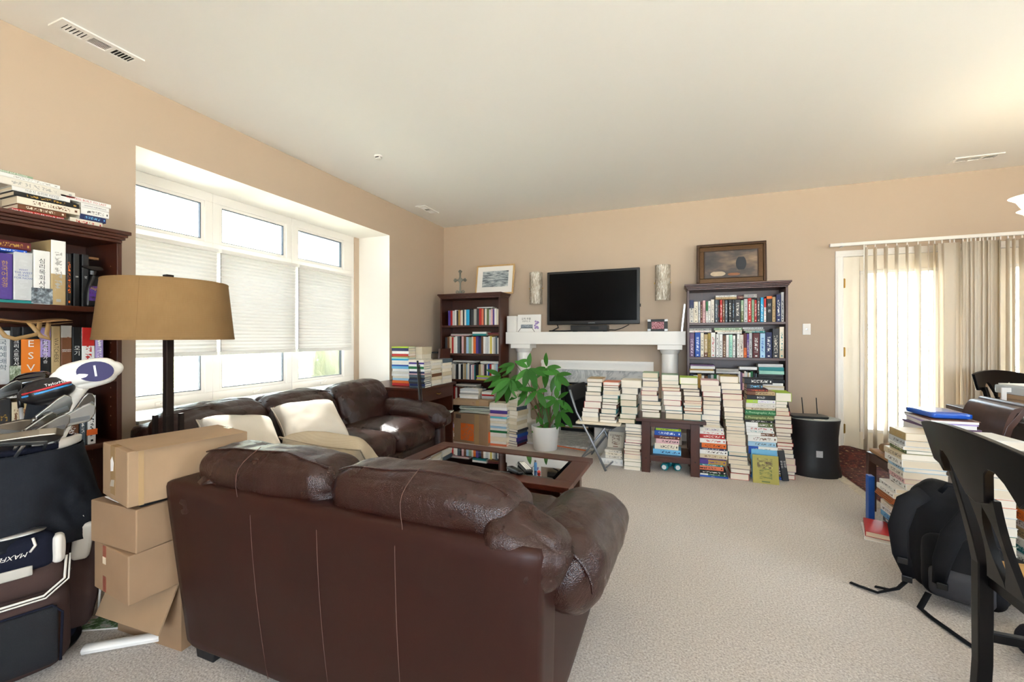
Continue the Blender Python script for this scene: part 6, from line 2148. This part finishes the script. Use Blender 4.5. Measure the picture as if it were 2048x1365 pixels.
for x in (-.15, -.12):
    MB().lathe([(.007, 0), (.007, .003), (0, .003)], 10, T(x, -.15, .035) @ R(PI / 2, 'X')).build('button', BLACK, t)
MB().box(-.20, .23, -.13, .15, .056, .064).build('lid', PAPER, t)
t = thing('paper_sheaf', 'loose papers and magazines along the near table edge', 'papers', (2.05, 3.32, .7055), .2)
for k in range(5):
    MB().box(-.17, .17, -.12, .12, .005 * k, .005 * k + .004, R(.2 * (k - 2) * .5, 'Z')).build('sheet', PAPER if k % 2 == 0 else mat('magazine_yellow', '#cfc08a', .5), t)
t = thing('desk_stand', 'small white slotted stand in front of the far black chair', 'stand', (2.08, 3.80, .7055), .1)
st = MB()
for (a, b, c, d) in ((-.07, .07, .12, .15), (-.07, -.045, 0, .12), (.045, .07, 0, .12), (-.045, .045, 0, .02)):
    st.box(a, b, -.004, .004, c, d)
st.build('stand_frame', PAPER, t)

# backpack slumped against the stacks
bp = thing('backpack', 'black backpack slumped on the carpet with loose straps', 'backpack', (1.20, 2.56, 0), -.35)


def bpd(q):
    f = (q.z + .24) / .48
    return Vector((q.x * (1.05 - .22 * max(0, f) ** 2), q.y * (1.1 - .35 * f) + .10 * f, q.z - .02 * math.sin(q.x * 9)))


MB().puff((.33, .22, .47), .09, 18, (.01, .02, .01), .006, 7, bpd, T(0, 0, .24)).build('main_body', BAGBLACK, bp, smooth=True)
MB().puff((.26, .10, .26), .045, 14, (.0, .02, .005), .004, 9, None, T(.01, -.13, .17) @ R(-.12, 'X')).build('front_pocket', BAGBLACK, bp, smooth=True)
MB().puff((.20, .06, .13), .028, 10, (.0, .012, .0), .003, 9, None, T(.0, -.185, .12)).build('organiser_pocket', mat('pocket_grey', '#2b2b31', .7, bump=.3, bscale=300), bp, smooth=True)
MB().puff((.09, .14, .18), .04, 10, (.01, .01, 0), .004, 9, None, T(.185, .0, .13)).build('side_pocket', BAGBLACK, bp, smooth=True)
for s, pts in ((-1, [(-.11, -.10, .47), (-.17, -.16, .43), (-.20, -.20, .32), (-.19, -.20, .20), (-.16, -.19, .10)]), (1, [(.06, -.08, .47), (.03, -.16, .42), (-.03, -.20, .33), (-.06, -.22, .22), (-.07, -.22, .12)])):
    MB().tube(pts, [.034, .04, .038, .032, .022], 10, flat=.4, up=(0, -1, .3)).build('shoulder_strap', BAGBLACK, bp, smooth=True)
MB().tube([(-.05, -.02, .47), (-.03, -.03, .51), (.03, -.03, .51), (.05, -.02, .47)], .011, 8).build('grab_loop', BAGBLACK, bp, smooth=True)
for pts in ([(-.16, -.19, .10), (-.20, -.22, .05), (-.27, -.24, .012), (-.34, -.22, .008), (-.37, -.21, .008)], [(-.10, -.2, .06), (-.13, -.26, .01), (-.10, -.31, .008), (-.03, -.40, .008), (.01, -.45, .008)], [(-.17, -.2, .08), (-.22, -.19, .02), (-.28, -.18, .01)]):
    MB().tube(pts, .013, 6, flat=.18, up=(0, 0, 1)).build('webbing_strap', BAGBLACK, bp, smooth=True)
for x, y, z in ((-.185, -.21, .18), (-.17, -.205, .10), (-.06, -.23, .12)):
    MB().box(x - .018, x + .018, y - .012, y + .004, z - .014, z + .014).build('buckle', BLACK, bp, bevel=.003)
t = thing('bag', 'dark slack bag lying beside the backpack at the picture edge', 'bag', (1.40, 2.12, 0), .3)
MB().puff((.42, .26, .13), .06, 14, (.0, .0, .01), .008, 8, lambda q: Vector((q.x, q.y, q.z * (1 - .5 * max(0, -q.x)))), T(0, 0, .066)).build('bag_body', m_weave('slack_nylon', '#17171d', '#2a2a33', 300, bump=.3), t, smooth=True)
MB().tube([(-.17, -.11, .05), (-.13, -.13, .075), (-.08, -.135, .05)], .004, 6).build('cord_trim', CHROME, t, smooth=True)

# chandelier, its nearest arm reaching into the picture
ch = thing('chandelier', 'wrought iron chandelier with a frosted bell shade at the picture edge', 'chandelier', (2.42, 3.58, 0))
IRON = mat('wrought_iron', '#3a2418', .45, metal=.6)
MB().tube([(0, 0, ZC), (0, 0, 1.92)], .012, 10).build('stem', IRON, ch)
MB().lathe([(.07, ZC), (.065, ZC - .015), (.02, ZC - .04), (.012, ZC - .05)], 20).build('ceiling_rose', IRON, ch, smooth='auto')
MB().lathe([(.01, 1.80), (.035, 1.84), (.03, 1.90), (.012, 1.95)], 16).build('hub', IRON, ch, smooth='auto')
SHADEM = NT('frosted_glass')
b_ = SHADEM.n('BsdfPrincipled', Roughness=.5, Base_Color='#f1e3c0')
b_.inputs['Emission Color'].default_value = lin('#fff0cf')
b_.inputs['Emission Strength'].default_value = 1.6
SHADEM = SHADEM.done(b_)
for k in range(5):
    a = PI + .05 + k * 2 * PI / 5
    c, s = math.cos(a), math.sin(a)
    pts = [(0.0, 1.86), (.12, 1.80), (.24, 1.79), (.34, 1.83), (.385, 1.90), (.385, 1.96)]
    ao = MB().tube([(c * r, s * r, z) for r, z in pts], .009, 8).build('arm', IRON, ch, smooth=True)
    pr_ = [(.02, 1.962), (.045, 1.975), (.06, 2.0), (.075, 2.03), (.105, 2.05), (.108, 2.053), (.10, 2.056), (.07, 2.036), (.055, 2.005), (.04, 1.985), (0, 1.97)]
    MB().lathe(pr_, 28, T(c * .385, s * .385, 0)).build('glass_shade', SHADEM, ao, smooth=True)
    MB().tube([(c * .22, s * .22, 1.795), (c * .26, s * .26, 1.87), (c * .33, s * .33, 1.9), (c * .36, s * .36, 1.86)], .006, 6).build('scroll', IRON, ao, smooth=True)
    l = bpy.data.lights.new('chandelier_bulb', 'POINT')
    l.energy, l.color, l.shadow_soft_size = .5, (1, .82, .58), .03
    lo = bpy.data.objects.new('chandelier_bulb', l)
    COL.objects.link(lo)
    lo.parent = ch
    lo.location = (c * .385, s * .385, 2.09)
# ------------------------------------------------------------------ the smaller books past the first three hundred, joined into one
sv, sf_, sc = [], [], []
pgv, pgf = [], []


def sbook(Ls, W, Th, M, col, upright):
    v, f, sp, pv, pf = book_geo(Ls, W, Th, upright)
    k = len(sv)
    sv.extend([tuple(M @ Vector(p)) for p in v])
    sf_.extend([tuple(i + k for i in q) for q in f])
    c = lin(PAL.get(col, col))
    sc.extend([c] * len(f))
    k = len(sv)
    sv.extend([tuple(M @ Vector(p)) for p in pv])
    sf_.extend([tuple(i + k for i in q) for q in pf])
    pc = lin(rb.choice(['#e6dcc8', '#d9cdb4', '#efe8da']))
    sc.extend([pc] * len(pf))


def srow(cols, x0, x1, Y, zb, h0, h1, d=.15, lean=0.0):
    ws = [rb.uniform(.7, 1.4) for _ in cols]
    k = (x1 - x0) / sum(ws)
    x = x0
    for c, w in zip(cols, ws):
        h = rb.uniform(h0, h1)
        sbook(h, d, w * k * .96, T(x + w * k / 2, Y + d / 2 + rb.uniform(0, .015), zb + .0006) @ R(lean, 'Y'), c, True)
        x += w * k


def sstack(cols, x0, x1, Y, z0, z1, mode, yaw=0.0, d=.2):
    ws = [rb.uniform(.6, 1.5) for _ in cols]
    k = (z1 - z0) / sum(ws)
    z = z0
    for c, w in zip(cols, ws):
        th = w * k - .0006
        xm = (x0 + x1) / 2 + rb.uniform(-.008, .008)
        if mode == 'spine':
            sbook(x1 - x0, d * .75, th, T(xm, Y + d * .375, z) @ R(yaw + rb.uniform(-.04, .04), 'Z'), c, False)
        else:
            sbook(d, x1 - x0, th, T(xm, Y + d / 2, z) @ R(yaw + PI / 2 + rb.uniform(-.04, .04), 'Z'), c, False)
        z += w * k


# corner bookcase rows
Y = 4.875
xa = lambda p: at(p, 650, Y=Y).x
z1 = at(950, 650, Y=4.85).z
srow('purple red silver white charcoal gold pink cream charcoal white'.split(), xa(895.5), xa(931), Y, 1.3455, .19, .205)
srow('cyan'.split(), xa(931.5), xa(938), Y, 1.3455, .20, .201)
srow('black charcoal grey charcoal red salmon charcoal offwhite olive silver pink purple white cream'.split(), xa(938.5), xa(998), Y, 1.3455, .195, .215)
sstack(['silver'], xa(955), xa(986), Y, 1.562, 1.575, 'spine')
srow('charcoal brown beige red offwhite white slate black pink brown lightblue sage cream orange purple navy brown white silver white yellow white grey slate white'.split(), xa(890), xa(998), Y, .9805, .20, .225)
sstack(['pink', 'grey'], xa(902), xa(938), Y, 1.21, 1.235, 'spine')
sstack(['teal', 'white'], xa(945), xa(973), Y, 1.21, 1.26, 'spine')
sstack(['brown', 'maroon'], xa(976), xa(997), Y, 1.21, 1.25, 'spine')
srow('silver grey offwhite white charcoal black white black beige tan lightblue cream navy white pink teal black'.split(), xa(897), xa(955), Y, .6445, .185, .215)
srow('tan cream pink charcoal white blue red white silver lightblue red'.split(), xa(956), xa(998), Y, .703, .135, .15)
sstack(['yellow', 'lilac', 'lime'], xa(955), xa(982), Y - .02, .6445, .702, 'spine')
sstack(['white', 'offwhite'], xa(960), xa(996), Y, .856, .885, 'spine')
sstack(['grey', 'white'], xa(906), xa(950), Y, .862, .885, 'spine')
srow('red white maroon brown red offwhite orange charcoal silver grey tan offwhite charcoal white'.split(), xa(907), xa(962), Y, .3455, .17, .20)
srow('maroon navy white lilac cream mint teal'.split(), xa(963), xa(990), Y, .3455, .15, .18, lean=-.18)
sstack(['grey', 'offwhite'], xa(911), xa(952), Y, .55, .58, 'spine')
# bookcase under the painting, third row behind the stacks
Y = 4.925
xa = lambda p: at(p, 720, Y=Y).x
srow('navy white gold white brown slate silver green white red sage white cream orange'.split(), xa(1380), xa(1476), Y, .6445, .12, .16)
sstack(['white', 'gold', 'white', 'plum'], xa(1379), xa(1428), Y - .01, .81, .90, 'spine')
sstack(['silver', 'grey'], xa(1431), xa(1476), Y, .81, .86, 'spine')
srow('white plum pink offwhite silver tan white green black slate'.split(), xa(1477), xa(1514), Y, .6445, .17, .20)
sstack(['white'], xa(1480), xa(1515), Y, .855, .885, 'spine')
sstack(['offwhite', 'beige', 'white', 'black', 'black', 'charcoal', 'mint', 'teal', 'silver'], xa(1517), xa(1567), Y - .01, .6445, .92, 'spine')
srow('brown red tan navy white grey'.split(), xa(1385), xa(1440), Y, .3455, .2, .23)
# stacks on the desk
Yd = 3.56
xd = lambda p, y=None: at(p, 740, Y=Yd).x
sstack('red orange lightblue cream white offwhite white skyblue blue white white cyan mint gold red white navy lime'.split(), xd(784), xd(817), Yd, .7006, .7006 + .395, 'spine', .03, .17)
sstack('cream offwhite white cream beige offwhite cream beige'.split(), -2.56 - .05, -2.45, 3.72, .7006, 1.09, 'edge', .05)
Yd = 3.47
sstack('slate navy charcoal slate navy charcoal slate pink navy white green white purple cream'.split(), at(818, 740, Y=Yd).x, at(848, 740, Y=Yd).x, Yd, .7006, .7006 + .27, 'spine', .03, .16)
sstack('offwhite cream beige brown cream offwhite beige cream offwhite cream'.split(), -2.40, -2.285, 3.64, .7006, .955, 'edge', .05)
sstack('cream offwhite beige cream offwhite cream slate'.split(), -2.40, -2.285, 3.86, .7006, .96, 'edge', .03)
# stack by the plant pot: spines towards us, pages to the side
q = at(1000, 893, Z=0)
Yp = 4.245
sstack('salmon white cream white green white lightblue white cream white aqua pink purple white offwhite cream'.split(), at(979, 850, Y=Yp).x, at(1013, 850, Y=Yp).x, Yp, 0, .47, 'spine', .02, .2)
sstack('maroon navy purple blue slate charcoal cream beige offwhite cream beige slate cream offwhite cream beige cream'.split(), -1.70, -1.58, 4.30, 0, .60, 'edge', -.25, .2)
# small stack beside the desk and heap on the flat carton
sstack('olive charcoal offwhite white cream orange lilac'.split(), -2.50, -2.385, 4.20, 0, .20, 'spine', .35, .2)
sstack('white offwhite grey white silver'.split(), -2.35, -2.12, 4.36, FLATZ, FLATZ + .11, 'spine', .05, .18)
sstack('grey silver red white'.split(), -2.09, -1.94, 4.40, FLATZ, FLATZ + .08, 'spine', .05, .18)
# grey ends behind the side table tier and low pile on the coffee table shelf
sstack('grey silver offwhite grey white'.split(), -1.03, -.78, 2.17, .1405, .1405 + .06, 'spine', .1, .22)
sstack('offwhite maroon'.split(), -.76, -.60, 2.17, .1405, .1405 + .07, 'spine', -.15, .2)
# under the folding chair
me = bpy.data.meshes.new('small_books')
me.from_pydata(sv, [], sf_)
ca = me.attributes.new('Col', 'FLOAT_COLOR', 'FACE')
ca.data.foreach_set('color', [x for c in sc for x in c])
me.materials.append(COVER_ROW)
o = bpy.data.objects.new('small_books', me)
COL.objects.link(o)
tag(o, 'many small books crowding the corner bookcase, the desk and the floor around them', 'books', kind='stuff')

# under the folding chair: white shallow box and a small pile
t = thing('storage_box', 'white plastic box behind the legs of the folding chair', 'box', (-.60, 4.40, 0))
MB().box(-.19, .21, -.05, .05, 0, .30).build('box_body', mat('box_white', '#cfccc6', .5), t, bevel=.012)
G = 'small pile under the folding chair'
p0, p1 = at(1199, 940, Y=3.98).x, at(1246, 940, Y=3.98).x
book('white lilac ream lying lowest under the folding chair', p1 - p0, .2, .058, ((p0 + p1) / 2, 4.10, 0), -.03, col='white', ink='silver', group=G)
z = .0588
for k, (th, c, lab) in enumerate(((.03, 'offwhite', 'off white book on the ream under the folding chair'), (.024, 'cream', 'cream book third in the pile under the folding chair'), (.024, 'offwhite', 'off white book fourth in the pile under the folding chair'))):
    book(lab, .155, .18, th, (p0 + .125, 4.10, z), jig(.06), col=c, group=G)
    z += th + .0006
o = book('cream book with dark title facing out under the folding chair', .155, .012, .15, (p0 + .13, 4.10, z + .0), 0, True, 0, 'cream', 'brown', group=G, tilt=-.55)
lettering('ETERNAL', .024, mat('ink_brown', PAL['brown'], .5), o, T(0, -.0068, .12) @ FACE_MY, 'cover_title', spacing=1.2)

# magazine on the lower tier of the coffee table
t = thing('magazine', 'red covered book lying on the lower tier of the coffee table', 'magazine', (-.69, 2.30, .213), .4)
MB().box(-.08, .08, -.10, .10, 0, .01).build('pages', PAPER, t)
MB().box(-.081, .081, -.101, .101, .0102, .0115).build('cover', m_picture('red_cover', [(.3, '#5b1712'), (.6, '#8f2a20'), (.8, '#b0523c')], 4, 2), t)
